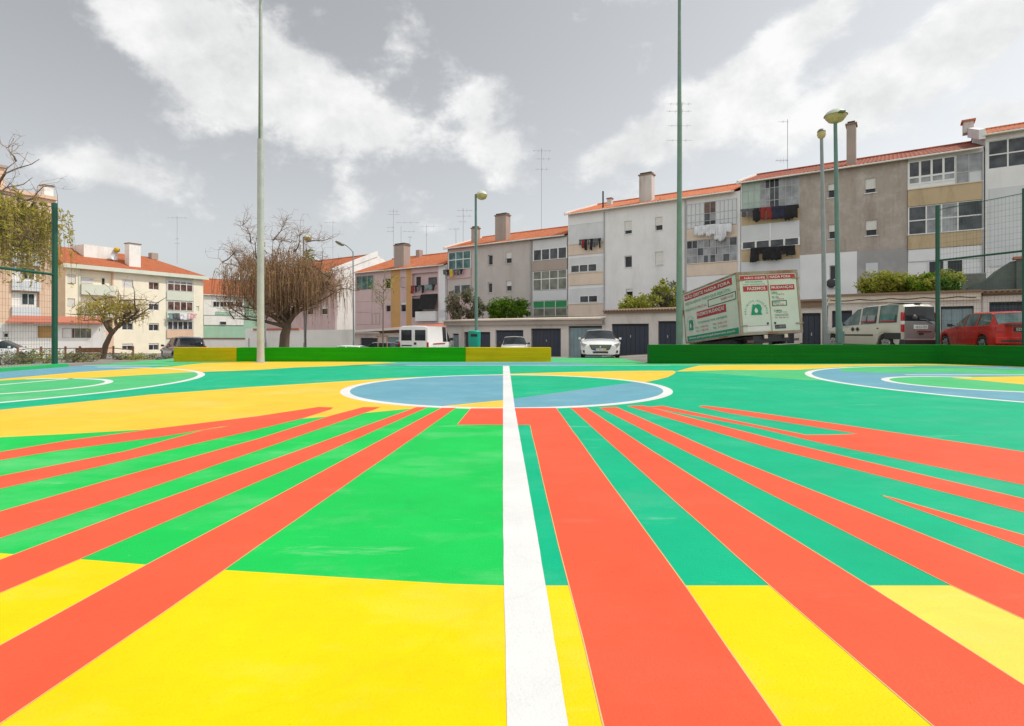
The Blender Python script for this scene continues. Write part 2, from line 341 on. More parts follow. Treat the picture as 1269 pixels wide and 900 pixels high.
# right side: gold strip by the bench, light green and blue zone
poly(W((838,460.4),(852,456.6),(866,453.3),(900,452.4),(1000,452.2),(1090,451.3),(1165,451.1),(1269,454.3),(1330,457),(1330,458),(1269,455.3),(1165,452.3),(1060,453.6),(1022,456.2),(990,458.3),(900,458.6)), 'c_gold', 4, world=True)
poly(W((838,460.4),(900,458.6),(1022,456.2),(1060,453.4),(1165,451.9),(1300,456),(1300,475),(1002,471.5),(900,464)), 'c_lime', 2, world=True)
RC, RR = (13.0,11.6), 5.95
a0 = 92; a1 = 268
zone = circ(RC, RR, a0, a1)
poly([(XR, zone[0][1]-.1)] + zone + [(XR, zone[-1][1])], 'c_blue', 5, world=True)
poly(W((1045,455.5),(1090,454.8),(1165,455),(1300,459),(1300,466),(1240,463.5),(1165,462),(1100,462.6),(1040,460.2)), 'c_lime', 6, world=True)
poly(circ((10.1,11.6),1.85,0,360), 'c_lime', 7, world=True)
poly([(10.1,9.76),(XR,9.76),(XR,13.9),(10.1,13.45)], 'c_lime', 6, world=True)
poly(W((1178,468.2),(1269,466.6),(1330,466),(1330,480),(1269,476.5)), 'c_gold', 8, world=True)
ring(RC, RR-.08, RR+.08, a0, a1, 'c_white', 9)
ring((10.1,11.6), 1.77, 1.93, 60, 300, 'c_white', 9)
line((10.0,14.0),(XR,13.95),.14,'c_white',9); line((10.1,9.76),(XR,9.76),.14,'c_white',9)
# left end zone
LC, LR = (-13.15,11.2), 5.95
lz = circ(LC, LR, 88, -88)
poly([(XL, lz[0][1])] + lz + [(XL, lz[-1][1])], 'c_lime', 2.6, world=True)
ring(LC, LR-.08, LR+.08, 88, -88, 'c_white', 9)
ring((-10.4,10.95), 1.85, 2.0, 115, -115, 'c_white', 9)
line((-10.55,11.2),(-10.3,12.9),.13,'c_white',9); line((-10.6,9.05),(XL,8.9),.12,'c_white',9)
# centre circle
CC, CR = (-.10,10.88), 3.0
poly(circ(CC, CR, 0, 360, 72), 'c_blue', 5, world=True)
def clipc(p, r=CR-.02):
    d = Vector((p[0]-CC[0], p[1]-CC[1])); 
    if d.length > r: d = d*(r/d.length)
    return (CC[0]+d.x, CC[1]+d.y)
aL, aR = gp(637.5,494), gp(777,474)
def circ_pts(p, q, r=CR-.02, n=30):
    a = math.atan2(p[1]-CC[1], p[0]-CC[0]); b = math.atan2(q[1]-CC[1], q[0]-CC[0])
    if b < a: b += 2*math.pi
    return [(CC[0]+r*math.cos(a+(b-a)*i/n), CC[1]+r*math.sin(a+(b-a)*i/n)) for i in range(n+1)]
poly([tuple(gp(631,495)[:2]), tuple(aL[:2])] + circ_pts(aR, (CC[0]+.02, CC[1]+CR)), 'c_teal', 6, world=True)
poly([tuple(gp(628,495.6)[:2])] + circ_pts(gp(548,503.5), (CC[0]+.02, CC[1]-CR)), 'c_gold', 6, world=True)
ring(CC, CR-.02, CR+.15, 0, 360, 'c_white', 9, 120)
# coral rays (photo-plan of the mural, laid out on the floor)
def edge_lerp(p, q, x): return (x, p[1] + (q[1]-p[1])*(x-p[0])/(q[0]-p[0]))
rays = [
 [(413,505),(395,504.3),(320,515.7),(187,532),(83,546),(0,560.2),(-160,587),(-160,600),(0,570.3),(68,559),(202,541),(275,528.6),(285,527.8),(252,533),(156,559),(0,590),(-200,631),(-200,657),(0,605.6),(126,577.4),(252,547.6),(320,532),(376.6,518),(410,507.5)],
 [(471.6,504.6),(450,504.6),(410.6,515),(320,543.8),(126,597.5),(0,633.8),(-200,692),(-200,752),(0,666.8),(161,613),(320,558),(463,508)],
 [(530,504.6),(515.6,504.8),(365,560),(161,633),(0,693.8),(-160,755),(-160,804),(0,734.6),(98,693),(320,596.7),(405,560)],
 [(565,505.5),(547,505.5),(444.7,560),(320,627),(181.6,700),(73,760),(0,800),(-260,943),(-260,1075),(0,896),(200.5,760),(277,706.5),(320,676),(487,560)],
 [(566.7,526.3),(583.7,506.2),(689,505.6),(850,727.7),(969,900),(1050,1012),(781,1012),(749,900),(706,726),(684,640),(657,526.5),(641.5,526.5),(622,526.3)],
 [(706,505.2),(727,505.4),(810,560),(1079.5,727.7),(1269,849),(1500,997),(1270,1012),(1158,900),(957,727.7),(709,507)],
 [(742.7,505.2),(763.6,504.5),(912.4,570),(1269,712),(1480,796),(1480,880),(1269,766.8),(1179,725)],
 [(776.7,503),(797.5,502.8),(985.5,551),(1269,618),(1450,661),(1450,684),(1269,635),(954,555)],
 [(802.8,504.4),(821,503),(912,521.5),(999,539),(1030,538.9),(1063,537.7),(1045,534.7),(900,511.4),(866,503.8),(870.7,502.6),(900,506),(1045,526.5),(1269,560),(1430,584),(1430,639),(1269,601),(1017,549),(933,529)],
 [(1092.6,613.6),(1110,618),(1269,663),(1430,708),(1430,724),(1269,678),(1120,625)],
]
def wobble(px, z, step=.35, amp=.003):
    pts = [gp(p[0],p[1],z) for p in px]; out = []
    for i in range(len(pts)):
        a, b = pts[i], pts[(i+1) % len(pts)]; L = (b-a).length; n = max(1, min(40, int(L/step))); nn = (b-a).normalized().cross(Vector((0,0,1)))
        for k in range(n):
            p = a.lerp(b, k/n)
            if k: p = p + nn*random.uniform(-amp, amp)
            out.append(p)
    return out
for r in rays:
    pts = wobble(r, .00165); poly([tuple(p) for p in pts], 'c_coral', 11, world=True)
    for i in range(len(pts)):                              # masking-tape seam left bare along the edge
        a, b = pts[i].copy(), pts[(i+1) % len(pts)].copy()
        if max(a.y, b.y) < .9 or (a-b).length < .02: continue
        n = (b-a).normalized().cross(Vector((0,0,1)))*.005; t = (b-a).normalized()*.003
        a.z = b.z = .00156 + .00002*(i % 3)
        pm.quad(a+n-t, b+n+t, b-n+t, a-n-t, PM.index('c_cream'))
# halfway line, hand painted with a slightly uneven edge
cl = [(-0.041,.5)] ; lft = [(633,1010),(628.5,900),(624.6,725.8),(623.3,640),(623.4,506),(623.4,453.6)]; rgt = [(631,453.6),(638,506),(661.7,640),(676.2,725.8),(704.5,900),(724,1010)]
poly([tuple(p) for p in wobble(lft + rgt, .00195, .12, .0012)], 'c_white', 13, world=True)
# sidelines
line((XL,17.9),(gp(190,455).x,17.9),.09,'c_white',8); line((gp(455,453).x,17.95),(gp(830,453).x,17.95),.09,'c_white',8)
tag(pm.build('court_markings', [M[k] for k in PM]), 'painted rays, fields and white lines on the court', kind='structure')

# ------------------------------------------------------------------ low bench walls
mb = MB(); xa, xb, xc, xd = at(215,20.3), at(293,20.3), at(577,20.3), at(683,20.3)
mb.box(xa,xb,20.3,20.75,-.02,.52,0).box(xb+.004,xc-.004,20.3,20.75,-.02,.52,1).box(xc,xd,20.3,20.75,-.02,.52,0)
tag(mb.build('bench_wall', [M['bench_yellow'],M['bench_green']], bevel=.012), 'long low bench wall painted yellow, green and yellow at the back of the court', 'bench')
mb = MB()
p0, p1, p2 = (at(806,19.0),19.0), (at(1165,19.0),19.0), (at(1165,19.0)+4.5, 19.0-6.2)
n12 = Vector((6.2,4.5)).normalized()*.45
poly_b = [p0, p1, p2, (p2[0]+n12.x, p2[1]+n12.y), (p1[0]+.25, p1[1]+.45), (p0[0], p0[1]+.45)]
mb.prism(poly_b, -.02, .65, 'z')
tag(mb.build('bench_wall', M['bench_deep'], bevel=.012), 'dark green low bench wall that turns the corner at the right of the court', 'bench')

# ------------------------------------------------------------------ floodlight poles
def flood(x, Y, label, mats, zc):
    o = thing('floodlight_pole', label, 'floodlight pole', (at(x,Y), Y, 0))
    mb = MB(); pts = [(0,0,0),(0,0,.35),(0,0,zc),(0,0,7),(0,0,14)]
    mb.tube(pts[:3], [.135,.125,.122 - .005*zc/3], 16, 0, False); mb.tube([(0,0,zc),(0,0,7),(0,0,14)], [.122-.005*zc/3,.085,.05], 16, 1)
    mb.build('pole', mats, o)
    MB().box(-.2,.2,-.2,.2,0,.02).build('base_plate', M['steel'], o)
    mb = MB().box(-.9,.9,-.05,.05,13.8,13.9); mb.build('crossarm', M['steel'], o)
    for s in (-.6, .6):
        h = MB(); h.box(s-.22,s+.22,-.35,.05,13.5,13.78); h.build('floodlight', M['lamp_grey'], o)
    return o
flood(323,19.75,'tall grey floodlight pole standing before the yellow and green bench', [M['steel'],paint('pole_pale_green',(.38,.42,.38),.5)], 8)
flood(842,20.1,'tall green floodlight pole behind the dark green bench by the truck', [M['pole_green'],M['pole_green']], 1)

# ------------------------------------------------------------------ street lamps
def lamp(x, xt, yt, Y, kind, label, col, r=.08, side=1):
    X = at(x, Y); g = gz(X, Y); zt = zat(yt, Y) - g; lean = at(xt, Y) - X
    o = thing('street_lamp', label, 'street lamp', (X, Y, g), 0, 'street lamps round the car park')
    mb = MB(); mb.tube([(0,0,-.1),(0,0,1.2),(lean*.15,0,1.3),(lean,0,zt)], [r*1.25,r*1.2,r,r*.62], 12); 
    if kind == 'arm': mb.tube([(lean,0,zt-.05),(lean-.12,-.0,zt+.12),(lean-.45,0,zt+.42),(lean-.8,0,zt+.6)], .035, 8)
    mb.build('pole', M[col], o)
    MB().box(-r*1.27,r*1.27,-r*1.3,-r*1.1,.5,.95).build('hatch', M[col], o)
    if kind == 'bowl':                # bowl held at the side of the pole top
        cx = lean + side*.30
        MB().tube([(lean,0,zt-.02),(cx,0,zt+.02)], .05, 8).build('bracket', M['shade_metal'], o)
        MB().lathe([(.0,.20),(.12,.18),(.21,.12),(.275,.02),(.28,0)], 20, (cx,0,zt-.02)).build('lamp_shade', M['shade_pale'], o)
        MB().lathe([(.275,0),(.265,-.08),(.2,-.19),(.09,-.24),(0,-.25)], 20, (cx,0,zt-.02)).build('bowl', M['bowl'], o)
    elif kind == 'top':
        MB().lathe([(.0,.20),(.16,.18),(.31,.09),(.40,-.02),(.41,-.05)], 24, (lean+side*.02,0,zt)).build('lamp_shade', M['shade_pale'], o)
        MB().lathe([(.385,-.05),(.355,-.13),(.25,-.26),(.1,-.32),(.05,-.33)], 24, (lean+side*.02,0,zt)).build('bowl', M['bowl'], o)
        MB().box(lean-.1,lean+.1,-.5,-.1,zt-.09,zt-.03).build('hinge', M['shade_metal'], o)
    elif kind == 'tall':
        MB().lathe([(.0,.2),(.09,.19),(.15,.13),(.165,.07)], 18, (lean,0,zt)).build('lamp_shade', M['shade_metal'], o)
        MB().lathe([(.155,.07),(.17,-.03),(.13,-.15),(.06,-.21),(.04,-.22)], 18, (lean,0,zt)).build('bowl', M['bowl'], o)
    else:
        mb = MB(); mb.lathe([(.02,-.36),(.12,-.3),(.17,0),(.13,.3),(.02,.36)], 12, (0,0,0), 'x')
        h = mb.build('lamp_shade', M['shade_metal'], o, (lean-1.0,0,zt+.62)); h.rotation_euler = (0,R(25),0); h.scale = (1,1,.6)
        mb = MB(); mb.lathe([(.02,-.26),(.11,-.2),(.13,0),(.1,.2),(.02,.26)], 12, (0,0,0), 'x')
        h = mb.build('bowl', M['bowl'], o, (lean-1.0,0,zt+.55)); h.rotation_euler = (0,R(25),0); h.scale = (1,1,.6)
    return o
lamp(590.5,589.5,241,27,'bowl','green street lamp with round bowl head behind the yellow bench, teal bin at its foot','lamp_green',.085)
lamp(378.5,376,294,38,'bowl','grey street lamp with round bowl head in front of the brown willow','lamp_grey',.08)
lamp(329.5,326,303,41,'tall','street lamp mostly hidden behind the tall grey floodlight pole and the willow','lamp_grey',.07)
lamp(438.5,437.5,312,41,'arm','slim street lamp with a curved arm and drooping head near the pink house','lamp_grey',.07)
lamp(1023,1018,166,23,'tall','grey street lamp with a small egg-shaped head, behind the beige van','lamp_grey',.1)
lamp(1040,1035,142,21,'top','green street lamp with a wide mushroom head in front of the beige van','lamp_green',.1)

# teal litter bin strapped to the lamp post
X, Y = at(588,26.7), 26.7; g = gz(X,Y)
o = thing('litter_bin','teal litter bin fixed to the green lamp post behind the yellow bench','bin',(X,Y,g))
ztop = zat(409.5,Y)-g
mb = MB(); prof = [(.24,.35),(.28,.45),(.3,ztop-.12),(.3,ztop-.05)]
mb.lathe([(0,.35)]+prof, 16); mb.build('body', M['teal_bin'], o); MB().lathe([(.31,ztop-.1),(.31,ztop-.04),(.2,ztop),(0,ztop)],16).build('lid', M['teal_bin'], o)
MB().box(-.06,.06,-.06,.06,-.02,.36).build('leg', M['teal_bin'], o); MB().box(-.16,.16,-.31,-.285,ztop-.3,ztop-.18).build('slot', M['dark'], o)

# ------------------------------------------------------------------ sports fences
def fence(pts, h, zrail, r, label, g0):
    """posts at the points; mesh and rails between"""
    o = thing('sports_fence', label, 'fence', (pts[0][0], pts[0][1], g0))
    P = [Vector((p[0]-pts[0][0], p[1]-pts[0][1], 0)) for p in pts]
    for p in P:
        MB().tube([p, p+Vector((0,0,h))], r, 12).build('post', M['fence_green'], o)
    for a, b in zip(P, P[1:]):
        MB().tube([a+Vector((0,0,zrail)), b+Vector((0,0,zrail))], r*.5, 8).build('rail', M['fence_green'], o)
        MB().tube([a+Vector((0,0,h-.15)), b+Vector((0,0,h-.15))], .012, 6).build('top_wire', M['fence_green'], o)
        mb = MB(); L = (b-a).length; n = int(L/.1); nz = int((h-.2)/.2)
        for i in range(1, n):
            q = a.lerp(b, i/n); mb.tube([q+Vector((0,0,.05)), q+Vector((0,0,h-.15))], .0028, 3, 0, False)
        for k in range(nz+1):
            z = .05 + k*.2
            if z < h-.14: mb.tube([a+Vector((0,0,z)), b+Vector((0,0,z))], .0032, 3, 0, False)
        mb.build('mesh_panel', M['wire'], o)
    return o
fence([(at(67,18.4)+.02,18.4),(-15.25,12.4),(-15.2,6.4)], zat(252,18.4)+.15, zat(340.5,18.4)+.15, .085, 'dark green wire mesh sports fence at the left edge of the court', -.15)
fence([(at(1162,20.0),20.0),(at(1270,17.6),17.6),(18.9,14.2)], zat(255,20)-.25, zat(323,20)-.25, .07, 'dark green wire mesh sports fence rising behind the bench at the right', .25)
mb = MB(); mb.prism([(-15.3,18.5),(-14.9,18.5),(-14.6,8),(-15.4,8)], -.2, .03, 'z')
tag(mb.build('kerb', paint('kerb_green',(.02,.42,.13),.5)), 'low green kerb under the left fence', kind='structure')

# ------------------------------------------------------------------ buildings
class Row:
    def __init__(s, P, d): s.P = Vector(P); s.d = Vector(d).normalized()
    def t(s, x):
        k = (x-CX)/F; return (k*s.P.y - s.P.x)/(s.d.x - k*s.d.y)
    def pt(s, t): return s.P + s.d*t
    def depth(s, x): return s.pt(s.t(x)).y
    def ang(s): return math.atan2(s.d.y, s.d.x)
class Block:
    """a house front on a row: local x along the front, y into the house, z up"""
    def __init__(s, row, name, label, cat, xl, xr, gzv, group=None, tl=None):
        s.row = row; s.t0 = row.t(xl) if tl is None else tl; p = row.pt(s.t0); s.g = gzv; s.W = row.t(xr) - s.t0
        s.o = thing(name, label, cat, (p.x, p.y, gzv), row.ang(), group)
    def X(s, x): return s.row.t(x) - s.t0
    def Z(s, x, y): return zat(y, s.row.depth(x)) - s.g
    def rect(s, x0, x1, yt, yb, xm=None):
        xm = (x0+x1)/2 if xm is None else xm
        return (s.X(x0), s.X(x1), s.Z(xm, yb), s.Z(xm, yt))
    def world(s, lx, ly, lz):
        return s.o.matrix_basis @ Vector((lx, ly, lz)) if False else Matrix.Translation(s.o.location) @ Matrix.Rotation(s.row.ang(),4,'Z') @ Vector((lx,ly,lz))

def front(b, X0, X1, Z0, Z1, holes, mat, y=0.0, rev=.3, name='wall'):
    xs = sorted(set([X0, X1] + [h[i] for h in holes for i in (0,1)])); zs = sorted(set([Z0, Z1] + [h[i] for h in holes for i in (2,3)]))
    xs = [x for x in xs if X0-1e-6 <= x <= X1+1e-6]; zs = [z for z in zs if Z0-1e-6 <= z <= Z1+1e-6]
    mb = MB()
    for i in range(len(xs)-1):
        for j in range(len(zs)-1):
            cx, cz = (xs[i]+xs[i+1])/2, (zs[j]+zs[j+1])/2
            if any(h[0] < cx < h[1] and h[2] < cz < h[3] for h in holes): continue
            mb.quad((xs[i],y,zs[j]),(xs[i+1],y,zs[j]),(xs[i+1],y,zs[j+1]),(xs[i],y,zs[j+1]))
    for h in holes:
        a,c,e,g = h
        mb.quad((a,y,e),(a,y,g),(a,y+rev,g),(a,y+rev,e)); mb.quad((c,y,e),(c,y+rev,e),(c,y+rev,g),(c,y,g))
        mb.quad((a,y,g),(c,y,g),(c,y+rev,g),(a,y+rev,g)); mb.quad((a,y,e),(a,y+rev,e),(c,y+rev,e),(c,y,e))
    mb.quad((X0,y,Z0),(X0,y,Z1),(X0,y+rev,Z1),(X0,y+rev,Z0)); mb.quad((X1,y,Z0),(X1,y+rev,Z0),(X1,y+rev,Z1),(X1,y,Z1))
    mb.quad((X0,y,Z1),(X1,y,Z1),(X1,y+rev,Z1),(X0,y+rev,Z1))
    return mb.build(name, mat, b.o)
def window(b, r, shut=0.0, y=.0, nx=1, fr='alu', gl='glass', sill=True, rec=.13, sh='shutter'):
    """roller-shutter window sitting in its opening: frame, pane, shutter slats, sill"""
    a,c,e,g = r; w = .05; mb = MB(); y0 = y+rec
    mb.box(a,a+w,y0,y0+.05,e,g).box(c-w,c,y0,y0+.05,e,g).box(a+w,c-w,y0,y0+.05,e,e+w).box(a+w,c-w,y0,y0+.05,g-w,g)
    for i in range(1,nx): q = a+(c-a)*i/nx; mb.box(q-w/2,q+w/2,y0+.002,y0+.048,e+w,g-w)
    o = mb.build('window', M[fr], b.o)
    MB().box(a,c,y0+.055,y0+.075,e,g).build('pane', M[gl], o)
    if shut > 0:
        s = MB(); zb = g-(g-e)*shut; n = max(2, int((g-zb)/.06)); hh = (g-zb)/n
        for k in range(n): s.box(a+.01,c-.01,y0-.06,y0-.045,zb+k*hh+.004,zb+(k+1)*hh)
        s.box(a+.01,c-.01,y0-.045,y0-.02,zb,g); s.build('shutter', M[sh], o)
    if sill: MB().box(a-.06,c+.06,y-.05,y+rec,e-.05,e-.002).build('sill', M['alu'] if sill is True else M[sill], o)
    return o
def glazing(b, r, cols, rows, gl='curtain', fr='alu', y=-.06, bar=.05, name='window', opaque=None):
    """balcony glazing: bars at the given fractions, panes behind; opaque = {(i,j): material}"""
    a,c,e,g = r
    xs = [a+(c-a)*k/cols for k in range(cols+1)] if isinstance(cols,int) else [a+(c-a)*k for k in cols]
    zs = [e+(g-e)*k/rows for k in range(rows+1)] if isinstance(rows,int) else [e+(g-e)*k for k in rows]
    mb = MB(); h = bar/2
    for x in xs: mb.box(x-h,x+h,y,y+.06,e,g)
    for i in range(len(xs)-1):
        for z in zs: mb.box(xs[i]+h,xs[i+1]-h,y+.002,y+.058,max(e,z-h),min(g,z+h))
    o = mb.build(name, M[fr], b.o)
    mats = [M[gl]]; pb = MB()
    for i in range(len(xs)-1):
        for j in range(len(zs)-1):
            mi = 0
            if opaque and (i,j) in opaque:
                mm = M[opaque[(i,j)]]
                if mm not in mats: mats.append(mm)
                mi = mats.index(mm)
            pb.box(xs[i]+h,xs[i+1]-h,y+.025,y+.04,zs[j]+h,zs[j+1]-h,mi)
    pb.build('pane', mats, o)
    return o
def band(b, r, mat, y0=-.08, name='balcony_front', lip=None):
    mb = MB().box(r[0],r[1],y0,.05,r[2],r[3])
    o = mb.build(name, M[mat], b.o)
    if lip: MB().box(r[0]-.02,r[1]+.02,y0-.05,.04,r[3],r[3]+.06).build('ledge', M[lip], o)
    return o
def roof(b, X0, X1, ze, depth, rise, mat, over=.35, period=.23, verge=None, firewall=None, gut=True, back=True):
    """tiled gable roof, ridge along the front; scalloped tile courses"""
    n = max(8, int((X1-X0)/period*4)); mb = MB(); rd = depth/2; sl = rise/(rd+over)
    ys = [-over + (rd+over)*k/6 for k in range(7)]; vs = []; fs = []
    for k, yy in enumerate(ys):
        for i in range(n+1):
            x = X0+(X1-X0)*i/n; vs.append((x, yy, ze-.05+sl*(yy+over) + .045*abs(math.sin(math.pi*(x-X0)/period)) + .012*math.sin(x*1.7+k) ))
    for k in range(6):
        for i in range(n): fs.append((k*(n+1)+i, k*(n+1)+i+1, (k+1)*(n+1)+i+1, (k+1)*(n+1)+i))
    mb.add(vs, fs, 0, True)
    zr = ze-.05+sl*(rd+over)
    mb.quad((X0,rd,zr+.02),(X1,rd,zr+.02),(X1,depth+over,ze-.05),(X0,depth+over,ze-.05))
    mb.quad((X0,-over,ze-.08),(X0,rd,zr-.05),(X1,rd,zr-.05),(X1,-over,ze-.08))
    mb.tube([(X0,rd,zr+.04),(X1,rd,zr+.04)], .11, 6)
    o = mb.build('roof', M[mat], b.o)
    if verge:
        for xx in ((X0-.12, X0+.06),):
            v = MB(); v.add([(xx[0],-over-.02,ze-.16),(xx[1],-over-.02,ze-.16),(xx[1],-over-.02,ze+.1),(xx[0],-over-.02,ze+.1),
                             (xx[0],rd,zr-.12),(xx[1],rd,zr-.12),(xx[1],rd,zr+.14),(xx[0],rd,zr+.14)],
                            [(0,1,2,3),(4,7,6,5),(0,4,5,1),(3,2,6,7),(0,3,7,4),(1,5,6,2)])
            v.build('verge', M[verge], o)
    if gut:
        MB().tube([(X0,-over-.05,ze-.1),(X1,-over-.05,ze-.1)], .055, 8).build('gutter', M['fascia_white'], o)
    return o, (lambda yy: ze-.05+sl*(yy+over)), zr
def chimney(b, ro, xp0, xp1, yt, ybase, mat='chimney', ly=.9, dep=.7, cap=True):
    """chimney by photo columns; stands ly behind the front"""
    xm = (xp0+xp1)/2
    # shift for being deeper than the front plane
    P0 = b.row.pt(b.t0); n = Vector((-b.row.d.y, b.row.d.x)); 
    def loc(x):
        q = P0 + n*ly; k = (x-CX)/F; return (k*q.y-q.x)/(b.row.d.x-k*b.row.d.y)
    a, c = loc(xp0), loc(xp1); dd = (P0+n*ly+b.row.d*((a+c)/2)).y
    zt = zat(yt, dd)-b.g; zb = zat(ybase, dd)-b.g
    o = MB().box(a,c,ly,ly+dep,zb-1.2,zt).build('chimney', M[mat], ro)
    if cap:
        MB().box(a-.07,c+.07,ly-.07,ly+dep+.07,zt-.10,zt+.0).build('cap', M['fascia_brown'], o)
        MB().box(a+.05,c-.05,ly+.05,ly+dep-.05,zt+.004,zt+.14).build('flue', M['dark'], o)
    return (a+c)/2, zt
def body(b, X0, X1, ze, depth, rise, mat, z0=-2.5, y0=.3, gable=True):
    mb = MB(); mb.box(X0,X1,y0,depth,z0,ze)
    o = mb.build('wall', M[mat], b.o)
    if gable:
        g = MB(); rd = depth/2; sl = rise/(rd+.35); zr = ze-.12+sl*(rd+.35)
        for (a,c) in ((X0,X0+.2),(X1-.2,X1)): g.prism([(.02,ze-.02+0.0),(rd,zr),(depth,ze-.02)], a, c, 'x')
        g.build('gable', M[mat], b.o)
    return o
def downpipe(b, lx, z0, z1, y=-.08):
    MB().tube([(lx,y,z0),(lx,y,z1)], .05, 8).build('downpipe', M['alu_grey'], b.o)

main = Row((26.3,33.7), (.82,-.572))
GRP = 'apartment blocks of the terraced row'
DEP, RISE = 12.0, 2.0

# --- block with the weathered brown wall
b = Block(main, 'apartment_block', 'tall grey apartment block with weathered brown wall patch and ochre balcony bands', 'apartment block', 918, 1219, 0, GRP)
ze = b.Z(1219,183.5); Wd = b.W
body(b, 0, Wd, ze, DEP, RISE, 'white_wall'); ro, rz_, zr = roof(b, -.1, Wd-.05, ze+.05, DEP, RISE, 'tile_old', verge='fascia_white')
xa, xb_ = b.X(991), b.X(1124.5)
w_r = [(1026,1036,228,245,.45),(1072,1085.5,221,239,.72),(1027,1037,278,296,.5),(1072.6,1087,273,292,.62),(1028,1037,329,347,.0)]
holes = [b.rect(*w[:4]) for w in w_r]
zsp = b.Z(1040,313)
front(b, xa, xb_, zsp, ze, [h for h in holes if h[2] > zsp], M['old_wall'])
xsplit = b.X(1062)
front(b, xa, xsplit, -2.5, zsp-.002, [holes[4]], M['panel_white']); front(b, xsplit+.002, xb_, -2.5, zsp-.002, [], M['old_patch'])
for h, w in zip(holes, w_r): window(b, h, w[4], fr='alu_grey', gl='glass')
r5 = b.rect(1073,1088,326,339); band(b, r5, 'panel', -.03, 'blocked_window')
ac = MB(); r_ = b.rect(1026.5,1037,346.5,357); ac.box(r_[0],r_[1],-.32,-.02,r_[2],r_[3]); a_ = ac.build('air_conditioner', M['panel'], b.o, bevel=.02)
MB().lathe([(0,-.335),(.28,-.335),(.3,-.325)], 20, ((r_[0]+r_[1])/2-.05,0,(r_[2]+r_[3])/2), 'y').build('fan_grille', M['plastic'], a_)
# left balcony stack
def stack(b, x0, x1, zlist, mat): 
    front(b, b.X(x0), b.X(x1), -2.5, ze, [], M[mat], y=.02, rev=.28)
stack(b, 918, 991, None, 'panel_white')
r = b.rect(920,990,223,259.5); W7 = {(i,j):'panel_green' for i in range(3) for j in range(3)}
glazing(b, r, [0,.11,.22,.33,.42,.5,.585,.665,.78,.885,1], [0,.3,.72,1], 'curtain', 'alu_grey', opaque={**W7, (5,0):'glass_grey',(6,0):'glass_grey',(5,1):'glass_grey',(6,1):'glass_grey',(5,2):'glass',(6,2):'glass',(4,2):'glass_grey'}, bar=.04)
band(b, b.rect(919,991,259.5,277), 'ochre_band', -.05)
band(b, b.rect(919.5,991,277,297), 'panel', -.12)
glazing(b, b.rect(920,990.5,297,307), 4, 1, 'glass_grey', 'alu', y=-.12, bar=.12)
band(b, b.rect(919,991,307.5,322.5), 'ochre_band', -.05)
band(b, b.rect(919.5,991,323,360), 'panel', -.12)
for xx in (955,): MB().box(b.X(xx)-.05,b.X(xx)+.05,-.16,-.10,b.Z(xx,297),b.Z(xx,277)).build('mullion', M['panel_white'], b.o)
# right balcony stack
front(b, b.X(1125), b.W, -2.5, ze, [], M['panel_white'], y=.02, rev=.28)
r = b.rect(1126,1217,195,231)
glazing(b, (r[0],b.X(1184),r[2]+.05,r[3]), 4, [0,.18,.42,1], 'glass_grey', 'alu', bar=.11, opaque={(i,0):'panel_white' for i in range(4)} | {(i,1):'curtain' for i in range(4)})
glazing(b, (b.X(1184.5),r[1],r[2],r[3]), 2, [0,.4,1], 'curtain', 'alu_grey', bar=.05, opaque={(1,0):'panel',(1,1):'curtain'})
band(b, b.rect(1125,1218,231,252), 'ochre_band', -.10, lip='fascia')
glazing(b, b.rect(1126,1217.5,252.5,288), [0,.25,.46,.68,1], [0,.5,1], 'glass_grey', 'alu', bar=.07, opaque={(1,0):'curtain',(1,1):'curtain',(2,0):'curtain',(2,1):'curtain'})
band(b, b.rect(1125,1219,288.5,306.5), 'ochre_band', -.10, lip='alu')
band(b, b.rect(1126,1219,307,322), 'panel_white', -.06)
glazing(b, b.rect(1151,1193,323,343), [0,.45,.55,1], 1, 'glass', 'alu', opaque={(1,0):'panel_white'})
downpipe(b, b.X(1218), -1, ze-.2)
chimney(b, ro, 1049,1060.5,152.5,203, 'chimney', 1.0, .8)
A_blk = b

# --- white block at the right edge
b = Block(main, 'apartment_block', 'white apartment block at the right edge with big grey window under its roof', 'apartment block', 1221, 1420, .1, GRP)
ze = b.Z(1221,168.5); Wd = b.W
body(b, 0, Wd, ze, DEP, RISE, 'white_wall'); ro, _, zr = roof(b, -.05, Wd, ze+.05, DEP, RISE, 'tile_new', verge='fascia_white')
rr = b.rect(1225,1300,172,207,1247); rr2 = b.rect(1226,1300,232,330,1247)
front(b, 0, Wd, -2.5, ze, [rr], M['white_wall'])
glazing(b, rr, 3, 2, 'glass_grey', 'alu', y=.06, bar=.07); band(b, (rr2[0],rr2[1],rr2[2],rr2[3]), 'panel', -.05, 'panel_front')
fw = MB(); fw.add([(-.32,-.35,ze-.25),(-.02,-.35,ze-.25),(-.02,-.35,ze+.32),(-.32,-.35,ze+.32),(-.32,DEP/2,zr-.3),(-.02,DEP/2,zr-.3),(-.02,DEP/2,zr+.35),(-.32,DEP/2,zr+.35)],
   [(0,1,2,3),(4,7,6,5),(0,4,5,1),(3,2,6,7),(0,3,7,4),(1,5,6,2)]); fw.build('fire_wall', M['white_wall'], b.o)
c_ = MB().box(-.55,.0,DEP/2-.2,DEP/2+.5,zr,zr+.75).build('chimney', M['chimney_white'], ro); MB().box(-.65,.1,DEP/2-.3,DEP/2+.6,zr+.75,zr+.87).build('cap', M['brickred'], c_)

